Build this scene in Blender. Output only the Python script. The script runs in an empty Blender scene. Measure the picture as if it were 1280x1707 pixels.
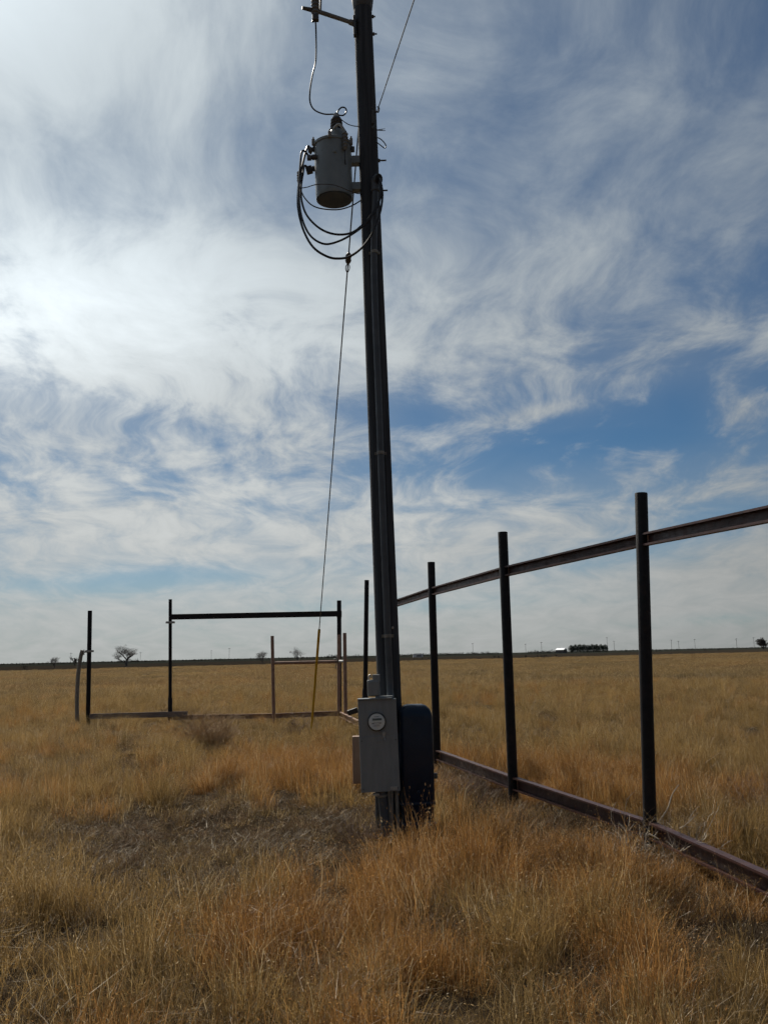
import bpy, bmesh, math, random
import numpy as np
from mathutils import Vector, Matrix, noise

random.seed(7)
RNG = np.random.default_rng(11)
SC = bpy.context.scene
COL = SC.collection
R = math.radians

# ------------------------------------------------------------------ camera
F_PX, W_PX, H_PX = 1500.0, 1280.0, 1707.0
EYE = Vector((0, 0, 1.72))
PITCH, ROLL = R(9.05), R(1.25)
_f = Vector((0, math.cos(PITCH), math.sin(PITCH)))
_u0 = Vector((0, -math.sin(PITCH), math.cos(PITCH)))
_r0 = Vector((1, 0, 0))
CR = _r0 * math.cos(ROLL) - _u0 * math.sin(ROLL)
CU = _u0 * math.cos(ROLL) + _r0 * math.sin(ROLL)
cam_d = bpy.data.cameras.new('camera')
cam = bpy.data.objects.new('camera', cam_d)
COL.objects.link(cam)
cam.matrix_world = Matrix(((CR.x, CU.x, -_f.x, EYE.x), (CR.y, CU.y, -_f.y, EYE.y), (CR.z, CU.z, -_f.z, EYE.z), (0, 0, 0, 1)))
cam_d.sensor_fit = 'VERTICAL'
cam_d.sensor_height = 36.0
cam_d.lens = 36.0 * F_PX / H_PX
cam_d.clip_start = 0.05
cam_d.clip_end = 30000
SC.camera = cam


def ray(px, py):
    return (_f * F_PX + CR * (px - W_PX / 2) - CU * (py - H_PX / 2)).normalized()


def at(px, py, Y):
    """the point of the place that stands Y metres ahead along this line of sight"""
    d = ray(px, py)
    return EYE + d * (Y / d.y)


def ground_at(px, py):
    d = ray(px, py)
    return EYE + d * (-EYE.z / d.z)


def mpp(P):
    """metres per photograph pixel at point P"""
    return (Vector(P) - EYE).dot(_f) / F_PX


# ------------------------------------------------------------------ light and sky
SUN_EL, SUN_AZ = R(43), R(-31)          # azimuth from straight ahead, negative = to the left
SUN_DIR = Vector((math.sin(SUN_AZ) * math.cos(SUN_EL), math.cos(SUN_AZ) * math.cos(SUN_EL), math.sin(SUN_EL)))
sun_d = bpy.data.lights.new('sun', 'SUN')
sun_d.energy = 4.3
sun_d.angle = R(0.6)
sun_d.color = (1.0, 0.93, 0.82)
sun = bpy.data.objects.new('sun', sun_d)
COL.objects.link(sun)
sun.rotation_euler = (-SUN_DIR).to_track_quat('-Z', 'Y').to_euler()
sun.location = (-20, 30, 40)

SC.view_settings.view_transform = 'Standard'
SC.view_settings.look = 'None'
SC.view_settings.gamma = 1.0
SC.view_settings.exposure = 0.0
SC.view_settings.use_curve_mapping = False
SC.cycles.max_bounces = 5
SC.cycles.diffuse_bounces = 2
SC.cycles.transmission_bounces = 4
SC.cycles.use_denoising = True
SC.cycles.use_adaptive_sampling = True
SC.cycles.adaptive_threshold = 0.03
SC.cycles.adaptive_min_samples = 16

WORLD = bpy.data.worlds.new('World')
SC.world = WORLD
WORLD.use_nodes = True
WORLD.cycles.sampling_method = 'MANUAL'
WORLD.cycles.sample_map_resolution = 512


class NB:
    """small node-graph builder"""
    def __init__(s, tree):
        s.t = tree
        tree.nodes.clear()

    def n(s, kind, ins=None, **kw):
        nd = s.t.nodes.new(kind)
        for k, v in kw.items():
            setattr(nd, k, v)
        for k, v in (ins or {}).items():
            sock = nd.inputs[k]
            if isinstance(v, bpy.types.NodeSocket):
                s.t.links.new(v, sock)
            else:
                sock.default_value = v
        return nd

    def m(s, op, a, b=None, c=None, clamp=False):
        ins = {0: a}
        if b is not None: ins[1] = b
        if c is not None: ins[2] = c
        return s.n('ShaderNodeMath', ins, operation=op, use_clamp=clamp).outputs[0]

    def vm(s, op, a, b=None, out=0):
        ins = {0: a}
        if b is not None: ins[1] = b
        return s.n('ShaderNodeVectorMath', ins, operation=op).outputs[out]

    def dot(s, a, b):
        return s.vm('DOT_PRODUCT', a, b, 1)

    def noise(s, vec, scale, detail=6, rough=0.55, dist=0.0, lac=2.0):
        return s.n('ShaderNodeTexNoise', {'Vector': vec, 'Scale': scale, 'Detail': detail, 'Roughness': rough, 'Distortion': dist, 'Lacunarity': lac}).outputs['Fac']

    def noise2(s, vec, scale, detail=6, rough=0.55):
        return s.n('ShaderNodeTexNoise', {'Vector': vec, 'Scale': scale, 'Detail': detail, 'Roughness': rough}, noise_dimensions='2D').outputs['Fac']

    def ss(s, x, lo, hi, a=0.0, b=1.0, kind='SMOOTHSTEP'):
        return s.n('ShaderNodeMapRange', {0: x, 1: lo, 2: hi, 3: a, 4: b}, interpolation_type=kind).outputs[0]

    def mix(s, fac, a, b, blend='MIX'):
        return s.n('ShaderNodeMix', {0: fac, 6: a, 7: b}, data_type='RGBA', blend_type=blend).outputs[2]

    def ramp(s, fac, stops):
        nd = s.n('ShaderNodeValToRGB', {0: fac})
        e = nd.color_ramp.elements
        while len(e) < len(stops): e.new(0.5)
        for k, (p, c) in enumerate(stops):
            e[k].position = p
            e[k].color = (*c, 1) if len(c) == 3 else c
        return nd.outputs[0]


def build_sky():
    b = NB(WORLD.node_tree)
    d = b.vm('NORMALIZE', b.n('ShaderNodeTexCoord').outputs['Generated'])
    xyz = b.n('ShaderNodeSeparateXYZ', {0: d})
    z = b.m('ADD', b.m('MAXIMUM', xyz.outputs[2], 0.0), 0.22)
    P = b.n('ShaderNodeCombineXYZ', {0: b.m('DIVIDE', xyz.outputs[0], z), 1: b.m('DIVIDE', xyz.outputs[1], z), 2: 0.0}).outputs[0]
    sky = b.n('ShaderNodeTexSky', sky_type='NISHITA', sun_disc=False, sun_elevation=SUN_EL, sun_rotation=SUN_AZ,
              altitude=1000.0, air_density=1.0, dust_density=0.6, ozone_density=1.6).outputs[0]
    mu = b.m('MAXIMUM', b.dot(d, tuple(SUN_DIR)), 0.0)
    # torn cirrus on one high plane: broad banks, mottled flocks, drawn-out fibres
    w1 = b.n('ShaderNodeTexNoise', {'Vector': P, 'Scale': 2.4, 'Detail': 1.5, 'Roughness': 0.5}, noise_dimensions='2D').outputs['Color']
    Pw = b.vm('ADD', P, b.vm('MULTIPLY', b.vm('SUBTRACT', w1, (0.5, 0.5, 0.5)), (0.34, 0.34, 0.0)))
    Pf = b.vm('ADD', P, b.vm('MULTIPLY', b.vm('SUBTRACT', w1, (0.5, 0.5, 0.5)), (0.20, 0.20, 0.0)))
    big = b.noise2(Pw, 1.9, 3, 0.55)
    flock = b.noise2(b.n('ShaderNodeMapping', {'Vector': Pw, 'Rotation': (0, 0, R(-20)), 'Scale': (1.0, 0.8, 1.0)}).outputs[0], 6.5, 7, 0.63)
    fib = b.noise2(b.n('ShaderNodeMapping', {'Vector': Pf, 'Rotation': (0, 0, R(14)), 'Scale': (1.0, 0.36, 1.0), 'Location': (3.1, 7.7, 0)}).outputs[0], 10.0, 6, 0.6)
    fib2 = b.noise2(b.n('ShaderNodeMapping', {'Vector': Pf, 'Rotation': (0, 0, R(-52)), 'Scale': (1.0, 0.40, 1.0), 'Location': (1.1, 2.7, 0)}).outputs[0], 8.0, 5, 0.58)

    def patches(items):
        total = 0.0
        for it in items:
            g, amp = patch_of(*it)
            total = b.m('MULTIPLY_ADD', g, amp, total)
        return total

    def patch_of(px, py, rx, ry, amp, ang):
        c = ray(px, py)
        rt = c.cross(Vector((0, 0, 1))).normalized()
        up = rt.cross(c).normalized()
        a = R(ang)
        e1 = (rt * math.cos(a) + up * math.sin(a)) * (F_PX / rx)
        e2 = (up * math.cos(a) - rt * math.sin(a)) * (F_PX / ry)
        u = b.dot(d, tuple(e1)); v = b.dot(d, tuple(e2))
        q = b.m('MULTIPLY_ADD', u, u, b.m('MULTIPLY', v, v))
        return b.m('POWER', 0.36788, q), amp
    cover = patches(SKY_PATCHES)
    bank = patches(BRIGHT_BANKS)
    det = b.m('MULTIPLY_ADD', flock, 1.05, b.m('MULTIPLY_ADD', fib, 0.28, b.m('MULTIPLY', fib2, 0.57)))      # about 0.96
    n = b.m('MULTIPLY_ADD', big, 0.55, det)                                                                   # about 1.23
    calm = b.ss(xyz.outputs[2], 0.26, 0.50, 1.0, 0.42)            # overhead the veil is smoother
    calm = b.m('MULTIPLY', calm, b.ss(xyz.outputs[2], 0.02, 0.22, 0.55, 1.0))
    tot = b.m('ADD', b.m('MULTIPLY_ADD', b.m('SUBTRACT', n, 1.23), calm, 1.23), cover)
    dens = b.ss(tot, 0.95, 1.56, 0.0, 0.98, 'SMOOTHSTEP')
    veil = b.ss(b.m('ADD', cover, b.m('MULTIPLY', big, 0.5)), -0.25, 0.35, 0.02, 0.26)
    dens = b.m('ADD', dens, b.m('MULTIPLY', veil, b.m('SUBTRACT', 1.0, dens)))
    low = b.m('MULTIPLY', b.ss(xyz.outputs[2], 0.0, 0.22, 0.85, 0.0), b.ss(tot, 0.75, 1.25, 0.55, 1.0))     # long path through the veil near the horizon
    dens = b.m('ADD', dens, b.m('MULTIPLY', low, b.m('SUBTRACT', 1.0, dens)))
    thick = b.m('MULTIPLY_ADD', b.m('MULTIPLY', b.m('SUBTRACT', det, 0.95), calm), 0.42, 1.0)
    base = b.m('MULTIPLY_ADD', mu, 4.7, 0.95)
    lum = b.m('MULTIPLY', thick, b.m('ADD', b.m('ADD', base, bank), b.m('MULTIPLY_ADD', b.m('POWER', mu, 22.0), 2.2, b.m('MULTIPLY', b.m('POWER', mu, 120.0), 5.0))))
    tint = b.mix(b.ss(xyz.outputs[2], 0.05, 0.5), (0.97, 1.0, 0.985, 1), (0.87, 0.965, 1.02, 1))
    cloud = b.vm('MULTIPLY', b.n('ShaderNodeCombineXYZ', {0: lum, 1: lum, 2: lum}).outputs[0], tint)
    skyc = b.vm('MULTIPLY', sky, SKY_TINT)
    col = b.mix(dens, skyc, cloud)
    bg = b.n('ShaderNodeBackground', {'Color': col, 'Strength': 0.10})
    b.n('ShaderNodeOutputWorld', {'Surface': bg.outputs[0]})


BRIGHT_BANKS = [(110, 500, 400, 140, 3.9, 0), (300, 870, 440, 130, 1.1, 0), (900, 1000, 500, 80, 0.6, 0), (-30, 560, 150, 70, 1.5, 0), (850, 850, 300, 80, 0.5, 0)]     # thick sunlit banks
SKY_TINT = (0.24, 0.395, 0.49)
SKY_PATCHES = [
    # px, py, half-width, half-height, amount, turn
    (1010, 730, 340, 85, -0.43, 6), (1290, 470, 190, 90, -0.22, 10), (1275, 40, 110, 130, -0.20, 0),
    (940, 90, 110, 110, -0.10, 0), (240, 690, 130, 50, -0.15, -12), (470, 830, 130, 55, -0.16, 5),
    (230, 965, 240, 22, -0.40, 3), (700, 1010, 260, 14, -0.2, 0), (1150, 1035, 240, 12, -0.25, 2), (1130, 890, 220, 34, -0.30, 12), (700, 690, 60, 40, -0.22, 0),
    (200, 520, 400, 140, 0.42, 0), (300, 860, 420, 80, 0.22, 0), (850, 830, 240, 60, 0.16, 10),
    (1130, 990, 260, 60, 0.22, 8), (850, 560, 280, 110, 0.10, 12),
    (-20, -20, 330, 260, 0.42, 0), (380, 270, 450, 120, -0.13, 0), (640, 120, 300, 150, -0.08, 0), (1000, 260, 300, 170, 0.04, 0), (890, 690, 80, 14, 0.30, 8), (1230, 690, 45, 45, 0.34, 30), (1130, 560, 160, 40, 0.12, 20),
]
build_sky()

# ------------------------------------------------------------------ materials
MATS = {}


def mat(name, stops, scale=6.0, rough=0.6, metal=0.0, bump=0.0, bump_scale=None, detail=6, stretch=(1, 1, 1), spec=0.5, coord='Object', trans=0.0):
    """procedural paint / metal / wood: a noise-driven colour ramp with fine relief"""
    if name in MATS: return MATS[name]
    m = bpy.data.materials.new(name)
    m.use_nodes = True
    b = NB(m.node_tree)
    tc = b.n('ShaderNodeTexCoord').outputs[coord]
    mp = b.n('ShaderNodeMapping', {'Vector': tc, 'Scale': stretch}).outputs[0]
    f = b.noise(mp, scale, detail, 0.6, 0.3)
    col = b.ramp(f, stops)
    rr = b.ss(b.noise(mp, scale * 2.3, 4), 0.3, 0.7, max(0.05, rough - 0.12), min(1, rough + 0.12), 'LINEAR')
    ins = {'Base Color': col, 'Roughness': rr, 'Metallic': metal, 'Specular IOR Level': spec, 'Transmission Weight': trans}
    if bump:
        bn = b.n('ShaderNodeBump', {'Height': b.noise(mp, bump_scale or scale * 4, 6), 'Strength': bump, 'Distance': 0.01})
        ins['Normal'] = bn.outputs[0]
    p = b.n('ShaderNodeBsdfPrincipled', ins)
    b.n('ShaderNodeOutputMaterial', {'Surface': p.outputs[0]})
    MATS[name] = m
    return m


M_PIPE = mat('dark_pipe', [(0.3, (0.009, 0.009, 0.010)), (0.55, (0.015, 0.013, 0.014)), (0.8, (0.035, 0.022, 0.018))], 9, 0.6, 0.0, 0.25, 60, spec=0.25)
M_RAIL = mat('primer_rail', [(0.25, (0.026, 0.009, 0.008)), (0.55, (0.05, 0.017, 0.014)), (0.8, (0.10, 0.042, 0.032))], 7, 0.5, 0.0, 0.2, 50, spec=0.4)
M_RUST = mat('rusty_pipe', [(0.25, (0.18, 0.10, 0.07)), (0.5, (0.30, 0.185, 0.135)), (0.8, (0.40, 0.27, 0.20))], 12, 0.7, 0.1, 0.3, 70)
M_GALV = mat('galvanised', [(0.3, (0.28, 0.28, 0.27)), (0.6, (0.42, 0.42, 0.41)), (0.8, (0.5, 0.5, 0.49))], 30, 0.45, 0.6, 0.1)
M_GALVD = mat('weathered_galvanised', [(0.3, (0.17, 0.155, 0.135)), (0.6, (0.26, 0.245, 0.215)), (0.8, (0.33, 0.30, 0.25))], 16, 0.6, 0.25, 0.2)
M_POLE = mat('weathered_pole_wood', [(0.25, (0.022, 0.025, 0.03)), (0.5, (0.048, 0.053, 0.061)), (0.78, (0.088, 0.095, 0.106))], 9, 0.85, 0, 0.9, 26, 8, (3.0, 3.0, 0.10), 0.2)
M_BOARD = mat('weathered_board', [(0.25, (0.12, 0.095, 0.085)), (0.5, (0.21, 0.17, 0.15)), (0.8, (0.30, 0.25, 0.22))], 8, 0.85, 0, 0.5, 20, 8, (0.3, 4, 4), 0.2)
M_CONDUIT = mat('grey_conduit', [(0.3, (0.05, 0.057, 0.065)), (0.7, (0.08, 0.088, 0.097))], 5, 0.5, 0, 0.08)
M_TANK = mat('transformer_paint', [(0.25, (0.17, 0.20, 0.21)), (0.6, (0.225, 0.255, 0.265)), (0.85, (0.26, 0.285, 0.29))], 4, 0.38, 0, 0.06, 40)
M_TBOT = mat('counter_bounce_tank_bottom', [(0.25, (0.05, 0.07, 0.105)), (0.6, (0.075, 0.105, 0.155)), (0.85, (0.10, 0.135, 0.19))], 5, 0.6)  # tank paint darkened and blued to cancel the warm ground bounce
M_PORC = mat('dark_porcelain', [(0.3, (0.03, 0.03, 0.035)), (0.7, (0.06, 0.055, 0.06))], 4, 0.2)
M_POLYM = mat('grey_polymer', [(0.3, (0.12, 0.125, 0.13)), (0.7, (0.2, 0.205, 0.21))], 4, 0.4)
M_CABLE = mat('black_cable', [(0.3, (0.012, 0.012, 0.013)), (0.7, (0.028, 0.028, 0.03))], 20, 0.4)
M_WIRE = mat('bare_wire', [(0.3, (0.07, 0.07, 0.075)), (0.7, (0.14, 0.14, 0.14))], 20, 0.5, 0.5)
M_STEEL = mat('hardware_steel', [(0.3, (0.06, 0.058, 0.055)), (0.7, (0.13, 0.12, 0.11))], 30, 0.5, 0.5)
M_PANEL = mat('cabinet_grey_paint', [(0.25, (0.18, 0.195, 0.20)), (0.6, (0.225, 0.24, 0.245)), (0.85, (0.27, 0.28, 0.28))], 3.5, 0.42, 0, 0.06, 60, 9, (5, 5, 1.0))
M_PED = mat('pedestal_dark_green', [(0.25, (0.004, 0.013, 0.030)), (0.6, (0.006, 0.018, 0.042)), (0.85, (0.012, 0.028, 0.055))], 5, 0.42, 0, 0.06, 60, spec=0.4)
M_YEL = mat('yellow_guard_plastic', [(0.25, (0.50, 0.32, 0.02)), (0.6, (0.64, 0.43, 0.035)), (0.85, (0.68, 0.50, 0.08))], 6, 0.5)
M_TAN = mat('tan_paint', [(0.25, (0.28, 0.18, 0.125)), (0.6, (0.34, 0.225, 0.16)), (0.85, (0.40, 0.28, 0.20))], 5, 0.6)
M_WHITE = mat('white_paint', [(0.3, (0.6, 0.61, 0.62)), (0.7, (0.8, 0.8, 0.8))], 6, 0.5)
M_DIAL = mat('meter_dial', [(0.3, (0.74, 0.75, 0.73)), (0.7, (0.82, 0.83, 0.81))], 10, 0.6)
M_INK = mat('dark_print', [(0.3, (0.03, 0.03, 0.03)), (0.7, (0.09, 0.09, 0.09))], 40, 0.7)
M_LCD = mat('meter_display', [(0.3, (0.16, 0.17, 0.13)), (0.7, (0.22, 0.23, 0.17))], 10, 0.3)
M_BARK = mat('grey_bark', [(0.3, (0.09, 0.08, 0.07)), (0.7, (0.17, 0.15, 0.13))], 8, 0.9, 0, 0.3)
M_TWIG = mat('bleached_twig', [(0.3, (0.30, 0.25, 0.19)), (0.7, (0.52, 0.46, 0.37))], 14, 0.8)
M_DRY = mat('dry_brush_stem', [(0.3, (0.32, 0.215, 0.12)), (0.7, (0.50, 0.35, 0.20))], 14, 0.85)
M_WEED = mat('dry_purple_weed', [(0.3, (0.14, 0.095, 0.075)), (0.7, (0.25, 0.175, 0.13))], 14, 0.85)
M_EVER = mat('evergreen_needles', [(0.3, (0.012, 0.022, 0.013)), (0.7, (0.035, 0.055, 0.03))], 1.5, 0.8)
M_BRUSH = mat('far_brush', [(0.3, (0.03, 0.028, 0.02)), (0.7, (0.075, 0.065, 0.045))], 0.6, 0.9)
M_ROOF = mat('bright_metal_roof', [(0.3, (0.72, 0.74, 0.76)), (0.7, (0.85, 0.86, 0.87))], 1.0, 0.35, 0.8)
M_SHED = mat('shed_wall', [(0.3, (0.10, 0.09, 0.08)), (0.7, (0.17, 0.155, 0.14))], 1.0, 0.8)
M_HOLE = mat('dark_opening', [(0.3, (0.006, 0.006, 0.006)), (0.7, (0.012, 0.012, 0.012))], 10, 0.9)


def glass_mat():
    m = bpy.data.materials.new('meter_glass'); m.use_nodes = True
    b = NB(m.node_tree)
    tr = b.n('ShaderNodeBsdfTransparent', {'Color': (0.95, 0.96, 0.96, 1)})
    gl = b.n('ShaderNodeBsdfGlossy', {'Roughness': 0.06})
    mx = b.n('ShaderNodeMixShader', {0: 0.07, 1: tr.outputs[0], 2: gl.outputs[0]})
    b.n('ShaderNodeOutputMaterial', {'Surface': mx.outputs[0]})
    return m


M_GLASS = glass_mat()

# ------------------------------------------------------------------ mesh helpers


class MB:
    """collects shapes in world coordinates; build() links them as one mesh object"""
    def __init__(s):
        s.v, s.f = [], []

    def add(s, vs, fs):
        o = len(s.v)
        s.v += [Vector(v) for v in vs]
        s.f += [tuple(i + o for i in f) for f in fs]
        return s

    def tube(s, pts, rad, n=10, caps=True):
        pts = [Vector(p) for p in pts]
        rad = rad if isinstance(rad, (list, tuple)) else [rad] * len(pts)
        t0 = (pts[1] - pts[0]).normalized()
        a = t0.orthogonal().normalized()
        vs, fs = [], []
        for i, p in enumerate(pts):
            t = (pts[min(i + 1, len(pts) - 1)] - pts[max(i - 1, 0)]).normalized()
            a = (a - t * a.dot(t))
            a = a.normalized() if a.length > 1e-6 else t.orthogonal().normalized()
            c = t.cross(a)
            for k in range(n):
                th = 2 * math.pi * k / n
                vs.append(p + (a * math.cos(th) + c * math.sin(th)) * rad[i])
        for i in range(len(pts) - 1):
            for k in range(n):
                k2 = (k + 1) % n
                fs.append((i * n + k, i * n + k2, (i + 1) * n + k2, (i + 1) * n + k))
        if caps:
            fs.append(tuple(reversed(range(n))))
            fs.append(tuple((len(pts) - 1) * n + k for k in range(n)))
        return s.add(vs, fs)

    def lathe(s, base, axis, prof, n=24):
        """prof: (radius, distance along axis) pairs"""
        base, axis = Vector(base), Vector(axis).normalized()
        a = axis.orthogonal().normalized(); c = axis.cross(a)
        vs, fs = [], []
        for r, h in prof:
            for k in range(n):
                th = 2 * math.pi * k / n
                vs.append(base + axis * h + (a * math.cos(th) + c * math.sin(th)) * max(r, 1e-4))
        for i in range(len(prof) - 1):
            for k in range(n):
                k2 = (k + 1) % n
                fs.append((i * n + k, i * n + k2, (i + 1) * n + k2, (i + 1) * n + k))
        fs.append(tuple(reversed(range(n))))
        fs.append(tuple((len(prof) - 1) * n + k for k in range(n)))
        return s.add(vs, fs)

    def box(s, c, size, ax=None, bevel=0.0):
        ax = ax or (Vector((1, 0, 0)), Vector((0, 1, 0)), Vector((0, 0, 1)))
        c = Vector(c); hx, hy, hz = [q / 2 for q in size]
        if bevel <= 0:
            vs = [c + ax[0] * (hx * i) + ax[1] * (hy * j) + ax[2] * (hz * k) for i in (-1, 1) for j in (-1, 1) for k in (-1, 1)]
            return s.add(vs, [(0, 1, 3, 2), (4, 6, 7, 5), (0, 4, 5, 1), (2, 3, 7, 6), (0, 2, 6, 4), (1, 5, 7, 3)])
        bm = bmesh.new()
        bmesh.ops.create_cube(bm, size=1.0)
        for v in bm.verts: v.co = Vector((v.co.x * size[0], v.co.y * size[1], v.co.z * size[2]))
        bmesh.ops.bevel(bm, geom=bm.edges[:], offset=bevel, segments=2, affect='EDGES', profile=0.6)
        bm.verts.index_update()
        vs = [c + ax[0] * v.co.x + ax[1] * v.co.y + ax[2] * v.co.z for v in bm.verts]
        fs = [tuple(v.index for v in f.verts) for f in bm.faces]
        bm.free()
        return s.add(vs, fs)

    def prism(s, prof, p0, p1, side, up):
        """extrude the closed 2-D outline prof (along side, up) from p0 to p1"""
        p0, p1 = Vector(p0), Vector(p1)
        n = len(prof)
        vs = [p + side * a + up * b_ for p in (p0, p1) for a, b_ in prof]
        fs = [(k, (k + 1) % n, n + (k + 1) % n, n + k) for k in range(n)]
        fs += [tuple(reversed(range(n))), tuple(range(n, 2 * n))]
        return s.add(vs, fs)

    def build(s, name, material, parent=None, smooth=False, angle=40):
        root = parent
        while root is not None and root.parent is not None: root = root.parent
        off = Vector(root.location) if root is not None else Vector((0, 0, 0))
        me = bpy.data.meshes.new(name)
        me.from_pydata([tuple(v - off) for v in s.v], [], s.f)
        bm = bmesh.new(); bm.from_mesh(me)
        bmesh.ops.recalc_face_normals(bm, faces=bm.faces[:])
        bm.to_mesh(me); bm.free()
        me.materials.append(material)
        if smooth:
            me.shade_smooth()
            me.set_sharp_from_angle(angle=R(angle))
        o = bpy.data.objects.new(name, me)
        COL.objects.link(o)
        o.parent = parent
        return o


def tag(o, label=None, cat=None, group=None, kind=None):
    if label: o['label'] = label
    if cat: o['category'] = cat
    if group: o['group'] = group
    if kind: o['kind'] = kind
    return o


def thing(name, loc, label, cat, group=None):
    o = bpy.data.objects.new(name, None)
    o.empty_display_size = 0.2
    COL.objects.link(o)
    o.location = loc
    return tag(o, label, cat, group)


def own_origin(o):
    """a single-mesh thing: move its origin to its base"""
    me = o.data
    co = np.empty(len(me.vertices) * 3); me.vertices.foreach_get('co', co); co = co.reshape(-1, 3)
    c = Vector((co[:, 0].mean(), co[:, 1].mean(), co[:, 2].min()))
    me.transform(Matrix.Translation(-c)); o.location = c
    return o


def curve(pts, per=6):
    """Catmull-Rom through points"""
    pts = [Vector(p) for p in pts]
    out = []
    for i in range(len(pts) - 1):
        p0 = pts[max(i - 1, 0)]; p1 = pts[i]; p2 = pts[i + 1]; p3 = pts[min(i + 2, len(pts) - 1)]
        for k in range(per):
            t = k / per
            out.append(0.5 * ((2 * p1) + (p2 - p0) * t + (2 * p0 - 5 * p1 + 4 * p2 - p3) * t * t + (3 * p1 - p0 - 3 * p2 + p3) * t ** 3))
    out.append(pts[-1])
    return out


UP = Vector((0, 0, 1))

# ------------------------------------------------------------------ ground


def gz(x, y):
    """height of the near ground"""
    r = math.hypot(x, y - 6)
    fade = max(0.0, 1 - r / 60.0)
    return fade * (0.10 * (noise.noise(Vector((x * 0.33, y * 0.33, 1.7)))) + 0.05 * noise.noise(Vector((x * 0.9, y * 0.9, 4.2)))) if fade > 0 else 0.0


def ground_material():
    m = bpy.data.materials.new('dry_soil_and_thatch'); m.use_nodes = True
    b = NB(m.node_tree)
    pos = b.n('ShaderNodeNewGeometry').outputs['Position']
    f1 = b.noise(pos, 0.35, 8, 0.62)
    f2 = b.noise(pos, 7.0, 8, 0.7)
    st = b.n('ShaderNodeMapping', {'Vector': pos, 'Scale': (0.02, 0.06, 1)}).outputs[0]
    f3 = b.noise(st, 1.0, 7, 0.6)
    soil = b.ramp(f2, [(0.3, (0.045, 0.032, 0.022)), (0.5, (0.09, 0.065, 0.042)), (0.72, (0.17, 0.125, 0.08))])
    straw = b.ramp(b.m('MULTIPLY_ADD', f1, 0.6, b.m('MULTIPLY', f3, 0.4)), [(0.32, (0.15, 0.115, 0.065)), (0.5, (0.20, 0.15, 0.085)), (0.68, (0.25, 0.18, 0.10))])
    ylen = b.n('ShaderNodeSeparateXYZ', {0: pos}).outputs[1]
    far = b.ss(ylen, 14.0, 60.0)
    col = b.mix(far, soil, straw)
    bump = b.n('ShaderNodeBump', {'Height': f2, 'Strength': 0.8, 'Distance': 0.05})
    p = b.n('ShaderNodeBsdfDiffuse', {'Color': col, 'Roughness': 0.8, 'Normal': bump.outputs[0]})
    b.n('ShaderNodeOutputMaterial', {'Surface': p.outputs[0]})
    return m


def far_material(name, stops, sx, sy):
    m = bpy.data.materials.new(name); m.use_nodes = True
    b = NB(m.node_tree)
    pos = b.n('ShaderNodeNewGeometry').outputs['Position']
    st = b.n('ShaderNodeMapping', {'Vector': pos, 'Scale': (sx, sy, 1)}).outputs[0]
    col = b.ramp(b.noise(st, 1.0, 8, 0.65), stops)
    p = b.n('ShaderNodeBsdfDiffuse', {'Color': col, 'Roughness': 0.8})
    b.n('ShaderNodeOutputMaterial', {'Surface': p.outputs[0]})
    return m


def build_ground():
    xs = [-9000, -3000, -900, -300, -120, -70, -45] + list(np.arange(-34, 34.1, 0.5)) + [45, 70, 120, 300, 900, 3000, 9000]
    ys = [-9000, -2000, -400, -100, -50, -25] + list(np.arange(-15, 46.1, 0.5)) + [60, 90, 140, 220, 400, 900, 2500, 12000]
    V = [(x, y, gz(x, y)) for y in ys for x in xs]
    nx = len(xs)
    Fc = [(j * nx + i, j * nx + i + 1, (j + 1) * nx + i + 1, (j + 1) * nx + i) for j in range(len(ys) - 1) for i in range(nx - 1)]
    me = bpy.data.meshes.new('ground'); me.from_pydata(V, [], Fc); me.shade_smooth()
    me.materials.append(ground_material())
    o = bpy.data.objects.new('ground', me); COL.objects.link(o); o['kind'] = 'structure'

    def edge(x): return 285 + 0.45 * x

    def strip(name, near, far, z, material):
        n = 80
        xs_ = np.linspace(-1, 1, n)
        xs_ = np.sign(xs_) * np.abs(xs_) ** 2.2 * 9000
        vs, fs = [], []
        for i, x in enumerate(xs_):
            wob = 7 * noise.noise(Vector((x * 0.012, near * 0.1, 0)))
            vs += [(x, near + min(edge(max(min(x, 260), -260)) - 285 + wob, 200), z), (x, far + (edge(max(min(x, 260), -260)) - 285 if far < 3000 else 0), z)]
        for i in range(n - 1):
            fs.append((2 * i, 2 * i + 2, 2 * i + 3, 2 * i + 1))
        me = bpy.data.meshes.new(name); me.from_pydata(vs, [], fs); me.materials.append(material)
        o = bpy.data.objects.new(name, me); COL.objects.link(o); o['kind'] = 'structure'
        return o
    strip('dirt_track', 252, 268, 0.03, far_material('red_dirt', [(0.3, (0.11, 0.07, 0.05)), (0.7, (0.16, 0.105, 0.072))], 0.02, 0.1))
    strip('ploughed_field', 266, 560, 0.06, far_material('ploughed_soil', [(0.3, (0.05, 0.041, 0.031)), (0.7, (0.085, 0.068, 0.05))], 0.01, 0.03))
    strip('far_pasture', 558, 12000, 0.09, far_material('dark_pasture', [(0.3, (0.045, 0.048, 0.038)), (0.7, (0.072, 0.072, 0.056))], 0.004, 0.01))


build_ground()

# ------------------------------------------------------------------ utility pole and its equipment
POLE_Y = 9.1


def pole_pt(py):
    """centre line of the pole at photograph row py"""
    a, c = at(648.5, 1130, POLE_Y), at(606.5, 60, POLE_Y)
    # walk along the straight centre line until its row matches
    d = c - a
    lo, hi = -0.5, 1.4
    for _ in range(40):
        t = (lo + hi) / 2
        P = a + d * t
        q = P - EYE
        row = H_PX / 2 - F_PX * q.dot(CU) / q.dot(_f)
        if row > py: lo = t
        else: hi = t
    return a + d * t


POLE_BASE = pole_pt(1356); POLE_BASE.z = gz(POLE_BASE.x, POLE_BASE.y) - 0.05
POLE_TOP = pole_pt(-95)
POLE_AX = (POLE_TOP - POLE_BASE).normalized()


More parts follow.
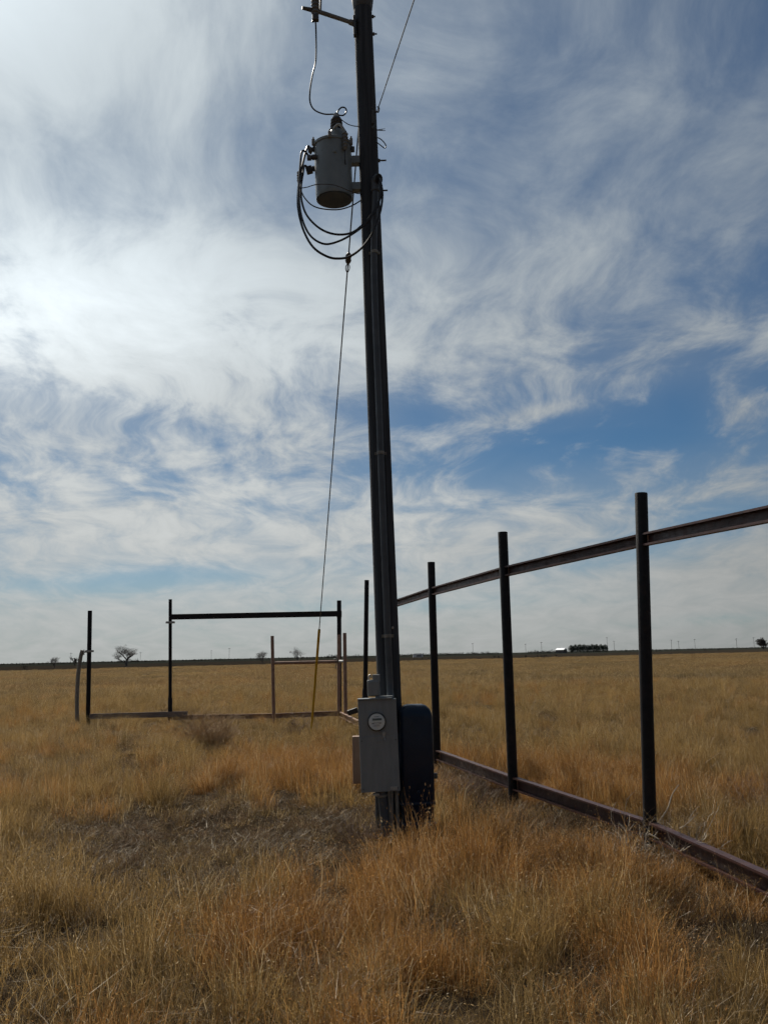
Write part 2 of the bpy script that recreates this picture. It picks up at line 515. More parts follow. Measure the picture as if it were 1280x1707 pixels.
def pole_r(py):
    P = pole_pt(py)
    t = (P.z - POLE_BASE.z) / (POLE_TOP.z - POLE_BASE.z)
    return 0.122 + (0.100 - 0.122) * t


def build_pole():
    t = thing('utility_pole', POLE_BASE, 'tall leaning weathered wooden utility pole carrying the transformer', 'utility pole')
    L = (POLE_TOP - POLE_BASE).length
    nseg, n = 60, 28
    a = POLE_AX.orthogonal().normalized(); c = POLE_AX.cross(a)
    vs, fs = [], []
    checks = [random.uniform(0, 2 * math.pi) for _ in range(5)]
    for i in range(nseg + 1):
        s = i / nseg
        p = POLE_BASE + POLE_AX * (L * s)
        r0 = 0.122 + (0.100 - 0.122) * s
        for k in range(n):
            th = 2 * math.pi * k / n
            r = r0 * (1 + 0.025 * noise.noise(Vector((math.cos(th) * 1.5, math.sin(th) * 1.5, s * 6))) + 0.015 * noise.noise(Vector((math.cos(th) * 5, math.sin(th) * 5, s * 3))))
            for ch in checks:
                dd = abs((th - ch - 0.25 * math.sin(s * 4) + math.pi) % (2 * math.pi) - math.pi)
                if dd < 0.12: r -= r0 * 0.05 * (1 - dd / 0.12)
            vs.append(p + (a * math.cos(th) + c * math.sin(th)) * r)
    for i in range(nseg):
        for k in range(n):
            k2 = (k + 1) % n
            fs.append((i * n + k, i * n + k2, (i + 1) * n + k2, (i + 1) * n + k))
    fs.append(tuple(nseg * n + k for k in range(n)))
    MB().add(vs, fs).build('shaft', M_POLE, t, True, 50)
    # through bolts that stick out on the right
    for (py, ln) in ((28, 0.035), (57, 0.045), (268, 0.085), (318, 0.085)):
        P = pole_pt(py); r = pole_r(py)
        m = MB().tube([P + Vector((r - 0.03, 0, 0)), P + Vector((r + ln, 0, 0))], 0.009, 8)
        m.tube([P + Vector((r - 0.002, 0, 0)), P + Vector((r + 0.018, 0, 0))], 0.02, 6)
        m.build('through_bolt', M_STEEL, t)
    # small round marker on the front
    P = pole_pt(1047) + Vector((0.055, -0.106, 0))
    MB().lathe(P, (0.3, -1, 0), [(0.012, 0), (0.012, 0.006), (0.006, 0.007)], 12).build('marker_button', M_GALV, t)
    # dead-end clamp and tie wires where the line wire lands
    P = pole_pt(195); r = pole_r(195)
    m = MB().tube(curve([P + Vector((r * 0.45, -r * 0.86, 0.06)), P + Vector((r + 0.012, -0.02, 0.04)), P + Vector((r + 0.03, 0, 0.10)), P + Vector((r + 0.012, 0.03, 0.14))]), 0.008, 6)
    m.tube(curve([P + Vector((r * 0.55, -r * 0.85, 0.02)), P + Vector((r * 0.8, -r * 0.65, -0.10)), P + Vector((r * 0.5, -r * 0.9, -0.2))]), 0.01, 6)
    m.box(P + Vector((r * 0.62, -r * 0.8, -0.06)), (0.03, 0.03, 0.16))
    m.build('dead_end_clamp', M_STEEL, t)
    P = pole_pt(220); r = pole_r(220)
    m = MB()
    for dz, ln in ((0.015, 0.085), (0.0, 0.06), (-0.008, 0.09)):
        m.tube([P + Vector((r * 0.7, -0.03, 0)), P + Vector((r + ln, -0.03, dz))], 0.0035, 5)
    m.build('tie_wire', M_WIRE, t)
    P = pole_pt(240); r = pole_r(240)
    m = MB().tube(curve([P + Vector((r * 0.6, -r * 0.7, 0.04)), P + Vector((r + 0.03, -0.06, 0.02)), P + Vector((r + 0.085, -0.06, -0.05)), P + Vector((r + 0.075, -0.06, -0.09)), P + Vector((r + 0.03, -0.06, -0.055)), P + Vector((r * 0.7, -r * 0.6, 0.0))]), 0.006, 6)
    m.build('wire_loop', M_CABLE, t, True)
    # bracket at the very top (partly above the photograph)
    P = pole_pt(-4); r = pole_r(-4)
    m = MB().lathe(pole_pt(17), POLE_AX, [(r * 1.0, 0), (r * 1.05, 0.01), (r * 1.22, 0.13), (r * 1.28, 0.30), (r * 1.05, 0.34)], 20)
    m.build('top_band', M_STEEL, t, True)
    return t


build_pole()


def build_conduit():
    pts_px = [(625.5, 312), (623.5, 450), (632, 690), (640.5, 920), (650, 1150)]
    pts = []
    for px, py in pts_px:
        r = pole_r(py)
        pts.append(at(px, py, POLE_Y - r - 0.036))
    t = thing('service_conduit', (pts[-1].x, pts[-1].y, pts[-1].z), 'grey conduit riser strapped up the front of the pole to the weatherhead', 'conduit')
    path = curve(pts, 8)
    path.append(at(651, 1172, 8.85))
    MB().tube(path, 0.034, 16).build('pipe', M_CONDUIT, t, True)
    for py, px in ((420, 624), (755, 634.4), (1060, 646.3)):
        P = at(px, py, POLE_Y - pole_r(py) - 0.036)
        m = MB()
        m.lathe(P - POLE_AX * 0.016, POLE_AX, [(0.0365, 0), (0.0385, 0.003), (0.0385, 0.029), (0.0365, 0.032)], 16)
        m.box(P + Vector((0, 0.028, 0)), (0.12, 0.006, 0.03))
        m.build('strap', M_GALVD, t)
    # weatherhead: hooded elbow that opens to the right
    A = pts[0]
    d = Vector((0.74, -0.62, -0.25)).normalized()
    hood = MB().tube(curve([A - UP * 0.03, A + UP * 0.05, A + UP * 0.085 + d * 0.02, A + UP * 0.085 + d * 0.055], 5), [0.044] * 6 + [0.050] * 5 + [0.058] * 5, 16)
    hd = hood.build('weatherhead', M_CONDUIT, t, True)
    MB().lathe(A + UP * 0.085 + d * 0.0555, d, [(0.053, 0), (0.053, 0.004), (0.046, 0.006)], 16).build('cable_opening', M_HOLE, hd)
    MB().lathe(A - UP * 0.05, POLE_AX, [(0.044, 0), (0.047, 0.004), (0.047, 0.03), (0.044, 0.034)], 16).build('collar', M_CONDUIT, hd, True)
    return A + UP * 0.085 + d * 0.06


WEATHERHEAD = build_conduit()


def build_transformer():
    bot, top = at(557.5, 333, POLE_Y - 0.02), at(554.5, 243, POLE_Y - 0.02)
    ax = (top - bot).normalized()
    L = (top - bot).length
    rad = 31.2 * mpp((bot + top) / 2)
    t = thing('pole_transformer', bot, 'light grey cylindrical transformer hung on the left of the pole', 'transformer')
    MB().lathe(bot, ax, [(rad * 0.88, 0.012), (rad * 0.955, 0.0), (rad * 0.965, 0.008), (rad * 0.985, 0.05), (rad, L - 0.06), (rad, L - 0.01)], 48).build('tank', M_TANK, t, True, 60)
    MB().lathe(bot - ax * 0.002, ax, [(rad * 0.86, -0.004), (rad * 0.90, 0.0), (rad * 0.90, 0.006)], 40).build('tank_bottom', M_TBOT, t)  # added disc, its bluish dark colour stands in for a neutral shaded underside
    lid = MB().lathe(top - ax * 0.03, ax, [(rad * 1.01, 0), (rad * 1.055, 0.004), (rad * 1.055, 0.03), (rad * 0.98, 0.042), (rad * 0.7, 0.062), (rad * 0.3, 0.074), (0.02, 0.076)], 48).build('lid', M_TANK, t, True)
    # lid clamp lugs
    for ang in (200, 340, 265):
        a = R(ang)
        q = top + Vector((math.cos(a) * rad * 1.07, math.sin(a) * rad * 1.07, 0))
        MB().box(q, (0.035, 0.03, 0.07), None, 0.006).tube([q + UP * 0.01, q + UP * 0.06], 0.009, 8).build('lid_clamp', M_GALVD, lid)
    # high-voltage bushing
    bx = at(562, 236, POLE_Y - 0.05)
    MB().lathe(bx - UP * 0.03, ax, [(0.085, 0), (0.085, 0.10), (0.078, 0.125), (0.07, 0.15)], 24).build('bushing_turret', M_TANK, t, True)
    prof = [(0.055, 0.12)]
    for k in range(4):
        h = 0.135 + k * 0.033
        prof += [(0.055, h), (0.073 - 0.003 * k, h + 0.010), (0.073 - 0.003 * k, h + 0.016), (0.053, h + 0.024)]
    prof += [(0.05, 0.275), (0.032, 0.285)]
    bu = MB().lathe(bx, ax, prof, 24).build('high_voltage_bushing', M_PORC, t, True)
    MB().lathe(bx + ax * 0.28, ax, [(0.034, 0), (0.036, 0.01), (0.03, 0.045), (0.018, 0.055)], 16).build('terminal_cap', M_GALV, bu, True)
    # lightning arrester on its bracket at the right of the bushing
    e = at(575, 222, POLE_Y - 0.19)
    ar = MB().tube(curve([bx + Vector((-0.03, -0.10, 0.09)), bx + Vector((0.03, -0.13, 0.12)), e + Vector((0, 0.02, 0.03)), e]), 0.016, 8)
    br = ar.build('arrester_bracket', M_GALV, t, True)
    e2 = at(575, 250, POLE_Y - 0.21)
    adn = (e2 - e).normalized(); al = (e2 - e).length
    prof = [(0.018, -0.02)]
    for k in range(5):
        h = al * k / 5
        prof += [(0.020, h), (0.034, h + 0.010), (0.034, h + 0.016), (0.020, h + 0.026)]
    prof.append((0.014, al))
    MB().lathe(e, adn, prof, 18).build('lightning_arrester', M_POLYM, t, True)
    MB().tube([e2, e2 + adn * 0.12, at(576, 275, POLE_Y - 0.16)], 0.006, 6).build('arrester_lead', M_CABLE, t)
    # round ground pad / nameplate shape on the tank front
    MB().lathe(at(558, 252, POLE_Y - 0.02 - rad * 0.99), (0, -1, -0.05), [(0.02, -0.01), (0.02, 0.012), (0.012, 0.016)], 12).build('tank_boss', M_TANK, t, True)
    # low-voltage bushings on the left side
    for (px, py, dy) in ((521, 249, -0.05), (519.5, 262, -0.13), (520, 281, 0.02)):
        p0 = at(px + 5, py, POLE_Y + dy); p1 = at(px - 4, py + 1, POLE_Y + dy - 0.01)
        dr = (p1 - p0).normalized(); ln = (p1 - p0).length
        bsh = MB().lathe(p0, dr, [(0.03, -0.02), (0.03, ln * 0.5), (0.022, ln * 0.55), (0.022, ln)], 14).build('low_voltage_bushing', M_PORC, t, True)
        MB().box(p1, (0.045, 0.05, 0.045), None, 0.006).build('connector', M_STEEL, bsh)
    P = at(515.5, 283.5, POLE_Y + 0.0)
    MB().box(P, (0.07, 0.06, 0.075), (Vector((0.96, 0, 0.26)), Vector((0, 1, 0)), Vector((-0.26, 0, 0.96))), 0.008).build('connector_block', M_CABLE, t)
    MB().box(at(588, 249, POLE_Y - 0.05), (0.04, 0.05, 0.05), None, 0.008).build('lid_hinge', M_STEEL, t)
    # mounting brackets that reach to the pole
    for py in (268.5, 312.5):
        pl = at(581, py, POLE_Y); pr = pole_pt(py)
        w = pr.x - pl.x
        MB().box((pl + pr) / 2, (w, 0.09, 0.085), None, 0.006).build('mounting_bracket', M_TANK, t)
    # a little lift lug on the left rim
    return t, bx + ax * 0.325


TRANSFORMER, HV_TERMINAL = build_transformer()


def build_cutout():
    root = at(592, 40, POLE_Y - 0.06)
    t = thing('fuse_cutout', root, 'fuse cutout insulator on a steel arm near the top of the pole', 'cutout')
    arm0, arm1 = at(590, 39, POLE_Y - 0.07), at(524, 17, POLE_Y - 0.25)
    tip = at(503.5, 13, POLE_Y - 0.30)
    r0 = mpp(arm0)
    MB().tube([arm0, arm0 + (arm1 - arm0) * 0.12, arm0 + (arm1 - arm0) * 0.13, arm1], [0.034, 0.030, 0.023, 0.024], 12).build('arm', M_POLYM, t, True)
    pt = pole_pt(42)
    MB().box(at(591, 44, POLE_Y - 0.09), (0.03, 0.06, 0.24), (Vector((1, 0, 0)), Vector((0, 1, 0)), POLE_AX), 0.006).build('mounting_plate', M_STEEL, t)
    c0 = at(526, 27, POLE_Y - 0.27); c1 = at(524.5, -55, POLE_Y - 0.27)
    ax = (c1 - c0).normalized(); L = (c1 - c0).length
    prof = [(0.03, 0)]
    k = 0
    h = 0.03
    while h < L - 0.05:
        prof += [(0.030, h), (0.045, h + 0.010), (0.045, h + 0.018), (0.030, h + 0.028)]
        h += 0.045
    prof += [(0.03, L)]
    MB().lathe(c0, ax, prof, 20).build('insulator', M_POLYM, t, True)
    MB().tube([arm1 + (arm0 - arm1) * 0.10, tip], [0.03, 0.018], 10).build('clamp_arm', M_STEEL, t, True)
    low = MB().box(c0 - UP * 0.02, (0.07, 0.06, 0.07), None, 0.01)
    low.tube([c0 - UP * 0.03 + Vector((-0.02, 0, 0)), c0 - UP * 0.07 + Vector((-0.03, 0, 0))], 0.012, 8)
    low.build('lower_contact', M_STEEL, t)
    MB().tube([at(534, 22, POLE_Y - 0.24), at(535, -10, POLE_Y - 0.24)], 0.012, 8).build('fuse_tube', M_GALVD, t)
    return c0 - UP * 0.06


CUTOUT_LOW = build_cutout()


def build_wires():
    H = HV_TERMINAL
    pts = [CUTOUT_LOW] + [at(px, py, POLE_Y - 0.2 + 0.12 * k / 6) for k, (px, py) in enumerate([(527, 60), (526.5, 100), (521, 125), (517, 150), (517, 170), (524, 183)])]
    pts += [at(540, 190, POLE_Y - 0.08), H + Vector((-0.02, 0, 0)), at(571, 192.5, H.y), at(577, 187, H.y), at(576, 180.5, H.y), at(570, 179, H.y), at(564, 184, H.y), at(562, 189, H.y)]
    o = MB().tube(curve(pts, 6), 0.0085, 8).build('jumper_wire', M_CABLE, None, True)
    own_origin(o); tag(o, 'thin black jumper wire from the cutout down to a loop on the transformer bushing', 'wire')
    W = WEATHERHEAD
    fy = POLE_Y - 0.22

    def cable(px_pts, rad, label, y0, group, end=None, start_off=(0, 0, 0)):
        P = []
        n = len(px_pts)
        for k, (px, py) in enumerate(px_pts):
            s = min(1.0, k / (n * 0.45))
            P.append(at(px, py, y0 + (fy - y0) * s))
        if end is not None: P.append(Vector(end))
        o = MB().tube(curve(P, 6), rad, 8).build('service_cable', M_CABLE, None, True)
        own_origin(o); tag(o, label, 'cable', group)
    g = 'service cables looped from the transformer to the weatherhead'
    cable([(518, 257), (515, 244), (511, 249), (506, 268), (500, 295), (497, 322), (497.5, 350), (506, 384), (522, 412), (544, 427), (563, 431), (584, 427), (606, 410), (623, 384), (634, 352), (637.5, 325), (635, 306)],
          0.0125, 'black service cable hanging in the lowest loop beneath the transformer', POLE_Y - 0.02, g, W + Vector((0.0, -0.01, 0.0)))
    cable([(516, 262), (508, 252), (503, 254), (501, 270), (499, 300), (498.5, 330), (502, 358), (511, 383), (524, 399), (543, 407), (565, 402), (586, 391), (606, 376), (622, 357), (633, 333), (635, 312)],
          0.0115, 'black service cable hanging in the middle loop beneath the transformer', POLE_Y - 0.10, g, W + Vector((-0.01, 0.0, 0.012)))
    cable([(516, 283), (508, 276), (505, 290), (502, 312), (503, 335), (511, 358), (528, 377), (548, 388), (570, 391), (590, 386), (610, 369), (627, 346), (634, 325), (633, 309)],
          0.0115, 'black service cable hanging in the shortest thick loop beneath the transformer', POLE_Y + 0.0, g, W + Vector((-0.01, 0.005, -0.014)))
    P = [at(502, 318, POLE_Y - 0.1), at(508, 330, POLE_Y - 0.1), at(520, 342, POLE_Y - 0.1), at(537, 348, POLE_Y - 0.1), at(563, 349.5, POLE_Y - 0.08), at(584, 344, POLE_Y - 0.05), at(600, 335, POLE_Y - 0.02), pole_pt(331) + Vector((-0.06, -0.05, 0))]
    o = MB().tube(curve(P, 6), 0.007, 6).build('neutral_wire', M_CABLE, None, True)
    own_origin(o); tag(o, 'thin neutral wire curving just under the tank bottom to the pole', 'wire')
    fr = POLE_Y - 0.26
    P = [at(502, 313.5, fr + 0.14), at(512, 312, fr + 0.05), at(525, 308, fr), at(540, 307, fr), at(555, 308, fr), at(568, 312, fr), at(583, 318.5, fr + 0.08), at(595, 322.5, POLE_Y - 0.1), pole_pt(327) + Vector((-0.09, -0.06, 0))]
    o = MB().tube(curve(P, 6), 0.005, 6).build('ground_wire', M_WIRE, None, True)
    own_origin(o); tag(o, 'very thin ground wire drooping across the front of the transformer tank', 'wire')
    o = MB().tube(curve([H + Vector((0.06, 0, -0.07)), at(580, 207, POLE_Y - 0.03), at(590, 210, POLE_Y - 0.03), pole_pt(213) + Vector((-0.09, -0.03, 0))], 5), 0.005, 6).build('bushing_lead', M_WIRE, None, True)
    own_origin(o); tag(o, 'short thin lead from the transformer bushing to the pole', 'wire')
    # lashing around the cable bundle
    m = MB()
    c = at(499.5, 296, POLE_Y - 0.08)
    for k in range(4):
        q = c + UP * (0.03 * k - 0.045)
        m.lathe(q, (0.05, 0, 1), [(0.026, 0), (0.03, 0.004), (0.03, 0.014), (0.026, 0.018)], 12)
    m.tube(curve([c - UP * 0.04 + Vector((-0.02, 0, 0)), c - UP * 0.11 + Vector((-0.01, 0, 0)), c - UP * 0.13 + Vector((0.02, 0, 0))]), 0.005, 6)
    o = m.build('cable_clamp', M_STEEL); own_origin(o); tag(o, 'metal clamp binding the cable bundle left of the transformer', 'clamp')

    # guy wire from behind the pole down to its anchor near the far fence
    anchor = at(518.3, 1222, 20.3); anchor.z = gz(anchor.x, anchor.y)
    topa = pole_pt(205) + Vector((-0.095, 0.05, 0))
    t = thing('guy_wire', anchor, 'steel guy wire from the pole to the ground with yellow plastic guard', 'guy wire')
    d = topa - anchor

    def g_at(row):
        lo, hi = 0, 1
        for _ in range(40):
            s = (lo + hi) / 2; q = anchor + d * s - EYE
            r = H_PX / 2 - F_PX * q.dot(CU) / q.dot(_f)
            if r > row: lo = s
            else: hi = s
        return s
    MB().tube([anchor, topa], 0.0085, 8).build('strand', M_WIRE, t, True)
    s0 = g_at(1050)
    MB().tube([anchor - d * 0.004, anchor + d * s0], [0.025, 0.025], 14).build('guy_guard', M_YEL, t, True)
    s1, s2 = g_at(440), g_at(424)
    ins = MB().lathe(anchor + d * s1, d, [(0.012, 0), (0.03, 0.02), (0.04, 0.05), (0.032, 0.08), (0.04, 0.11), (0.028, 0.14), (0.012, 0.16)], 14).build('strain_insulator', M_PORC, t, True)
    s3 = g_at(455)
    a, c = anchor + d * s3, anchor + d * s1
    sd = Vector((1, 0, 0))
    MB().tube(curve([a, (a * .6 + c * .4) + sd * 0.022, (a * .2 + c * .8) + sd * 0.02, c, (a * .2 + c * .8) - sd * 0.02, (a * .6 + c * .4) - sd * 0.022, a]), 0.006, 6).build('preformed_grip', M_WIRE, t, True)

    # line wire that leaves the pole over the photographer's right
    s = pole_pt(190) + Vector((pole_r(190) + 0.008, -0.01, 0.02))
    e = at(690, 0, 6.35)
    dv = e - s
    P = [s + dv * k for k in (0, 1, 2, 4, 7, 11, 16)]
    o = MB().tube(P, 0.0055, 6).build('line_wire', M_WIRE, None, True)
    own_origin(o); tag(o, 'thin overhead wire rising from the right side of the pole', 'wire')


build_wires()


def build_meter():
    Yf = 8.74
    bl, br, tl, tr = at(602.5, 1322, Yf), at(667, 1318, Yf), at(593.5, 1167, Yf), at(658, 1165, Yf)
    bc, tc = (bl + br) / 2, (tl + tr) / 2
    ux = ((br - bl) + (tr - tl)).normalized()
    uz = (tc - bc).normalized()
    uy = uz.cross(ux).normalized() * 1.0
    uy = ux.cross(uz) * -1.0
    if uy.y < 0: uy = -uy
    uz = ux.cross(uy) if ux.cross(uy).z > 0 else -ux.cross(uy)
    AXS = (ux, uy, uz)
    w = ((br - bl).length + (tr - tl).length) / 2; h = (tc - bc).length
    base = Vector((bc.x, bc.y, gz(bc.x, bc.y)))
    t = thing('meter_cabinet', base, 'grey electric meter cabinet with a round meter, mounted before the pole', 'meter cabinet')
    dep = 0.125

    def L(x, y, z): return bc + ux * x + uy * y + uz * z
    MB().box(L(0, dep / 2 + 0.012, h / 2), (w, dep, h), AXS, 0.004).build('cabinet', M_PANEL, t)
    # two cover plates with a seam between them, the meter on the upper one
    zs = h * 0.60
    up = MB().box(L(0, 0.006, (zs + h) / 2 - 0.002), (w - 0.004, 0.012, h - zs - 0.001), AXS, 0.003).build('upper_cover', M_PANEL, t)
    lo = MB().box(L(0, 0.004, zs / 2), (w - 0.004, 0.016, zs - 0.001), AXS, 0.003).build('lower_cover', M_PANEL, t)
    MB().box(L(-0.02, 0.06, h + 0.006), (w * 0.9, 0.16, 0.012), AXS, 0.004).build('rain_lip', M_PANEL, t)
    MB().box(L(0.07, 0.06, h + 0.018), (w * 0.45, 0.09, 0.018), AXS, 0.005).build('hub_plate', M_PANEL, t)
    # the meter
    M0 = at(628, 1203, Yf - 0.001)
    q = M0 - bc
    mx, mz = q.dot(ux), q.dot(uz)
    rm = 13.6 * mpp(M0)
    fr = -uy
    ring = MB().lathe(L(mx, 0.002, mz), fr, [(rm * 1.13, 0), (rm * 1.16, 0.008), (rm * 1.14, 0.022), (rm * 1.02, 0.026), (rm * 1.0, 0.018)], 40).build('meter_ring', M_STEEL, t, True)
    mt = MB().lathe(L(mx, 0, mz), fr, [(rm * 0.98, 0.0), (rm * 0.98, 0.03), (rm * 0.97, 0.032)], 40).build('meter', M_DIAL, t, True)

    def plate(x, z, sx, sz, m, nm, pr=0.0335):
        MB().box(L(mx + x * rm, -pr, mz + z * rm), (sx * rm, 0.002, sz * rm), AXS).build(nm, m, mt)
    plate(0.05, 0.30, 1.15, 0.26, M_LCD, 'meter_display')
    plate(-0.33, 0.30, 0.10, 0.14, M_INK, 'digit', 0.0348)
    for k in range(4):
        plate(-0.14 + 0.19 * k, 0.30, 0.10, 0.15, M_INK, 'digit', 0.0348)
    plate(-0.05, -0.12, 0.8, 0.05, M_INK, 'printed_line')
    plate(0.42, -0.15, 0.28, 0.09, M_INK, 'printed_line')
    plate(-0.48, -0.18, 0.22, 0.07, M_INK, 'printed_line')
    plate(0.0, -0.42, 0.9, 0.28, M_WHITE, 'paper_label')
    for k in range(2):
        plate(-0.05, -0.36 - 0.12 * k, 0.62, 0.03, M_POLYM, 'printed_line', 0.0348)
    plate(0.0, 0.62, 0.6, 0.05, M_POLYM, 'printed_line')
    MB().lathe(L(mx, 0, mz), fr, [(rm * 0.97, 0.03), (rm * 0.97, 0.06), (rm * 0.93, 0.082), (rm * 0.75, 0.094), (rm * 0.3, 0.099), (0.001, 0.1)], 40).build('meter_glass', M_GLASS, mt, True)
    # hasp and seal under the meter
    H0 = at(640, 1225, Yf); q = H0 - bc
    hx, hz = q.dot(ux), q.dot(uz)
    MB().box(L(hx - 0.004, -0.004, hz + 0.03), (0.07, 0.014, 0.012), AXS, 0.003).build('cover_flange', M_PANEL, t)
    MB().box(L(hx, -0.008, hz), (0.028, 0.012, 0.055), AXS, 0.004).tube([L(hx, -0.012, hz - 0.01), L(hx + 0.005, -0.02, hz - 0.045)], 0.006, 6).build('hasp', M_GALV, t)
    MB().box(L(0.0, -0.005, zs * 0.90), (0.05, 0.006, 0.012), AXS, 0.002).build('latch_plate', M_PANEL, t)
    for sx in (-1, 1):
        for z in (0.03, zs - 0.04):
            MB().lathe(L(sx * (w / 2 - 0.022), -0.004, z), fr, [(0.006, 0), (0.006, 0.002), (0.003, 0.003)], 8).build('cover_screw', M_STEEL, t)
    # hardware at the left: breather elbow seen edge on
    E = at(588, 1186, Yf + 0.1)
    MB().box(E, (0.10, 0.07, 0.05), (Vector((0.95, 0, 0.3)).normalized(), Vector((0, 1, 0)), Vector((-0.3, 0, 0.95)).normalized()), 0.006).build('side_hub', M_CABLE, t)
    # bright plate and clamps under the lower edge
    MB().box(at(656.5, 1314, Yf - 0.006), (0.062, 0.01, 0.03), AXS, 0.002).build('tag_plate', M_GALV, t)
    # feed conduits going into the ground
    for (x0, y0, x1, y1, r, m) in ((636, 1322, 642, 1372, 0.042, M_CONDUIT), (648, 1320, 651, 1370, 0.013, M_GALVD), (653, 1320, 654, 1370, 0.012, M_GALVD), (661, 1318, 663, 1368, 0.016, M_GALVD)):
        a, c = at(x0, y0, Yf + 0.07), at(x1, y1, Yf + 0.07)
        a = a + UP * 0.03
        c = c + (c - a).normalized() * 0.12
        cd = MB().tube([a, c], r, 14).build('feed_conduit', m, t, True)
        MB().lathe(a - UP * 0.065, UP, [(r * 1.1, 0), (r * 1.28, 0.004), (r * 1.28, 0.02), (r * 1.1, 0.024)], 14).build('lock_ring', M_GALVD, cd, True)
    MB().box(at(627, 1324, Yf + 0.05), (0.06, 0.05, 0.02), AXS, 0.004).build('lower_knockout', M_GALV, t)
    # struts that carry the cabinet from the pole
    for z in (0.16, 0.72):
        P = L(0.02, dep + 0.012, z)
        pp = Vector((P.x, POLE_Y - 0.09, P.z))
        MB().box((P + pp) / 2, (0.30, (pp - P).length, 0.04), (Vector((1, 0, 0)), Vector((0, 1, 0)), UP), 0.003).build('mounting_strut', M_GALVD, t)
    # small junction box on a nipple above the cabinet
    J0 = at(622.5, 1145, Yf + 0.06)
    jb = thing('junction_box', J0 - UP * 0.12, 'small grey junction box on a short nipple above the meter cabinet', 'junction box')
    k = mpp(J0)
    MB().box(J0 + Vector((0, 0, -0.01)), (20.5 * k, 0.09, 27 * k), AXS, 0.016).build('box_body', M_PANEL, jb)
    MB().box(at(627, 1130.5, Yf + 0.06), (12.5 * k, 0.08, 12 * k), AXS, 0.006).build('box_cap', M_PANEL, jb)
    MB().box(J0 + Vector((-0.002, -0.05, -0.012)), (17 * k, 0.006, 22 * k), AXS, 0.002).build('cover_plate', M_PANEL, jb)
    MB().tube(curve([at(615, 1135, Yf + 0.06), at(614.5, 1128, Yf + 0.06), at(617, 1125.5, Yf + 0.06), at(619, 1130, Yf + 0.06)]), 0.008, 8).build('wire_eye', M_GALV, jb)
    MB().tube([at(629, 1156, Yf + 0.06), at(629.5, 1166, Yf + 0.06)], 0.022, 14).build('nipple', M_GALVD, jb, True)
    # tan box on the far side
    c0, c1 = at(587, 1228, 9.31), at(640, 1345, 9.31)
    bt = thing('tan_utility_box', Vector(((c0.x + c1.x) / 2, 9.36, gz(c0.x, 9.3))), 'tan utility box peeking out low behind the left of the meter cabinet', 'utility box')
    hh = 0.46
    MB().box(Vector(((c0.x + c1.x) / 2, 9.37, c0.z - hh / 2)), (c1.x - c0.x, 0.12, hh), None, 0.006).build('box_body', M_TAN, bt)
    MB().box(Vector(((c0.x + c1.x) / 2, 9.306, c0.z - hh / 2)), (c1.x - c0.x - 0.03, 0.006, hh - 0.04), None, 0.002).build('door', M_TAN, bt)
    MB().tube([Vector((c0.x + 0.24, 9.37, bt.location.z - 0.05)), Vector((c0.x + 0.24, 9.37, c0.z - hh + 0.02))], 0.022, 10).build('feed_conduit', M_CONDUIT, bt, True)


build_meter()


def build_pedestal():
    Y = 8.98
    tp, bp = at(690.5, 1174, Y), at(695.5, 1350, Y)
    gzz = gz(bp.x, bp.y)
    bp = bp + (bp - tp) * ((gzz - bp.z) / (bp.z - tp.z))
    ax = (tp - bp).normalized()
    ux = (Vector((1, 0.10, 0)) - ax * ax.x).normalized()
    uy = ax.cross(ux).normalized()
    if uy.y < 0: uy = -uy
    t = thing('utility_pedestal', bp, 'dark green rounded-top telecom pedestal beside the meter cabinet', 'pedestal')
    H = (tp - bp).length
    k = mpp(tp)
    hw = 27.2 * k

    def ring(z, w, d, rc=0.3, n=8):
        """rounded rectangle ring with half sizes w, d"""
        out = []
        r = min(w, d) * rc
        for cx, cy, a0 in ((w - r, d - r, 0), (-(w - r), d - r, 90), (-(w - r), -(d - r), 180), (w - r, -(d - r), 270)):
            for j in range(n):
                a = R(a0 + 90 * j / (n - 1))
                out.append(bp + ax * z + ux * (cx + r * math.cos(a)) + uy * (cy + r * math.sin(a)))
        return out

    def skin(rings):
        m = MB(); vs = []; fs = []
        n = len(rings[0])
        for rg in rings: vs += rg
        for i in range(len(rings) - 1):
            for j in range(n):
                j2 = (j + 1) % n
                fs.append((i * n + j, i * n + j2, (i + 1) * n + j2, (i + 1) * n + j))
        fs += [tuple(range(n)), tuple((len(rings) - 1) * n + j for j in range(n))]
        return m.add(vs, fs)
    d = hw * 0.82
    cover = [ring(0.34, hw * 0.985, d * .985), ring(0.345, hw, d), ring(H * 0.72, hw * 0.995, d)]
    for s in np.linspace(0, 1, 9):      # shoulder curving into the crown
        a = s * math.pi / 2
        cover.append(ring(H - 0.12 + 0.12 * math.sin(a), hw * (0.985 - 0.58 * (1 - math.cos(a))), d * (0.985 - 0.50 * (1 - math.cos(a)))))
    skin(cover).build('cover', M_PED, t, True, 35)
    skin([ring(-0.05, hw * 0.93, d * .93), ring(0.33, hw * 0.93, d * .93), ring(0.338, hw * 0.95, d * .95)]).build('base', M_PED, t, True, 35)
    skin([ring(0.325, hw * 1.01, d * 1.01), ring(0.33, hw * 1.035, d * 1.035), ring(0.352, hw * 1.035, d * 1.035), ring(0.357, hw * 1.01, d * 1.01)]).build('band', M_PED, t, True, 35)
    skin([ring(0.10, hw * 1.0, d * 1.0), ring(0.11, hw * 1.04, d * 1.04), ring(0.16, hw * 1.04, d * 1.04), ring(0.17, hw * 1.0, d * 1.0)]).build('foot_band', M_PED, t, True, 35)
    MB().box(bp + ax * 0.58 + ux * (hw + 0.018), (0.05, 0.06, 0.05), (ux, uy, ax), 0.006).build('latch', M_STEEL, t)
    MB().lathe(bp + ax * 0.45 - uy * (d + 0.001), -uy, [(0.016, -0.004), (0.016, 0.008), (0.008, 0.01)], 12).build('lock', M_PED, t, True)


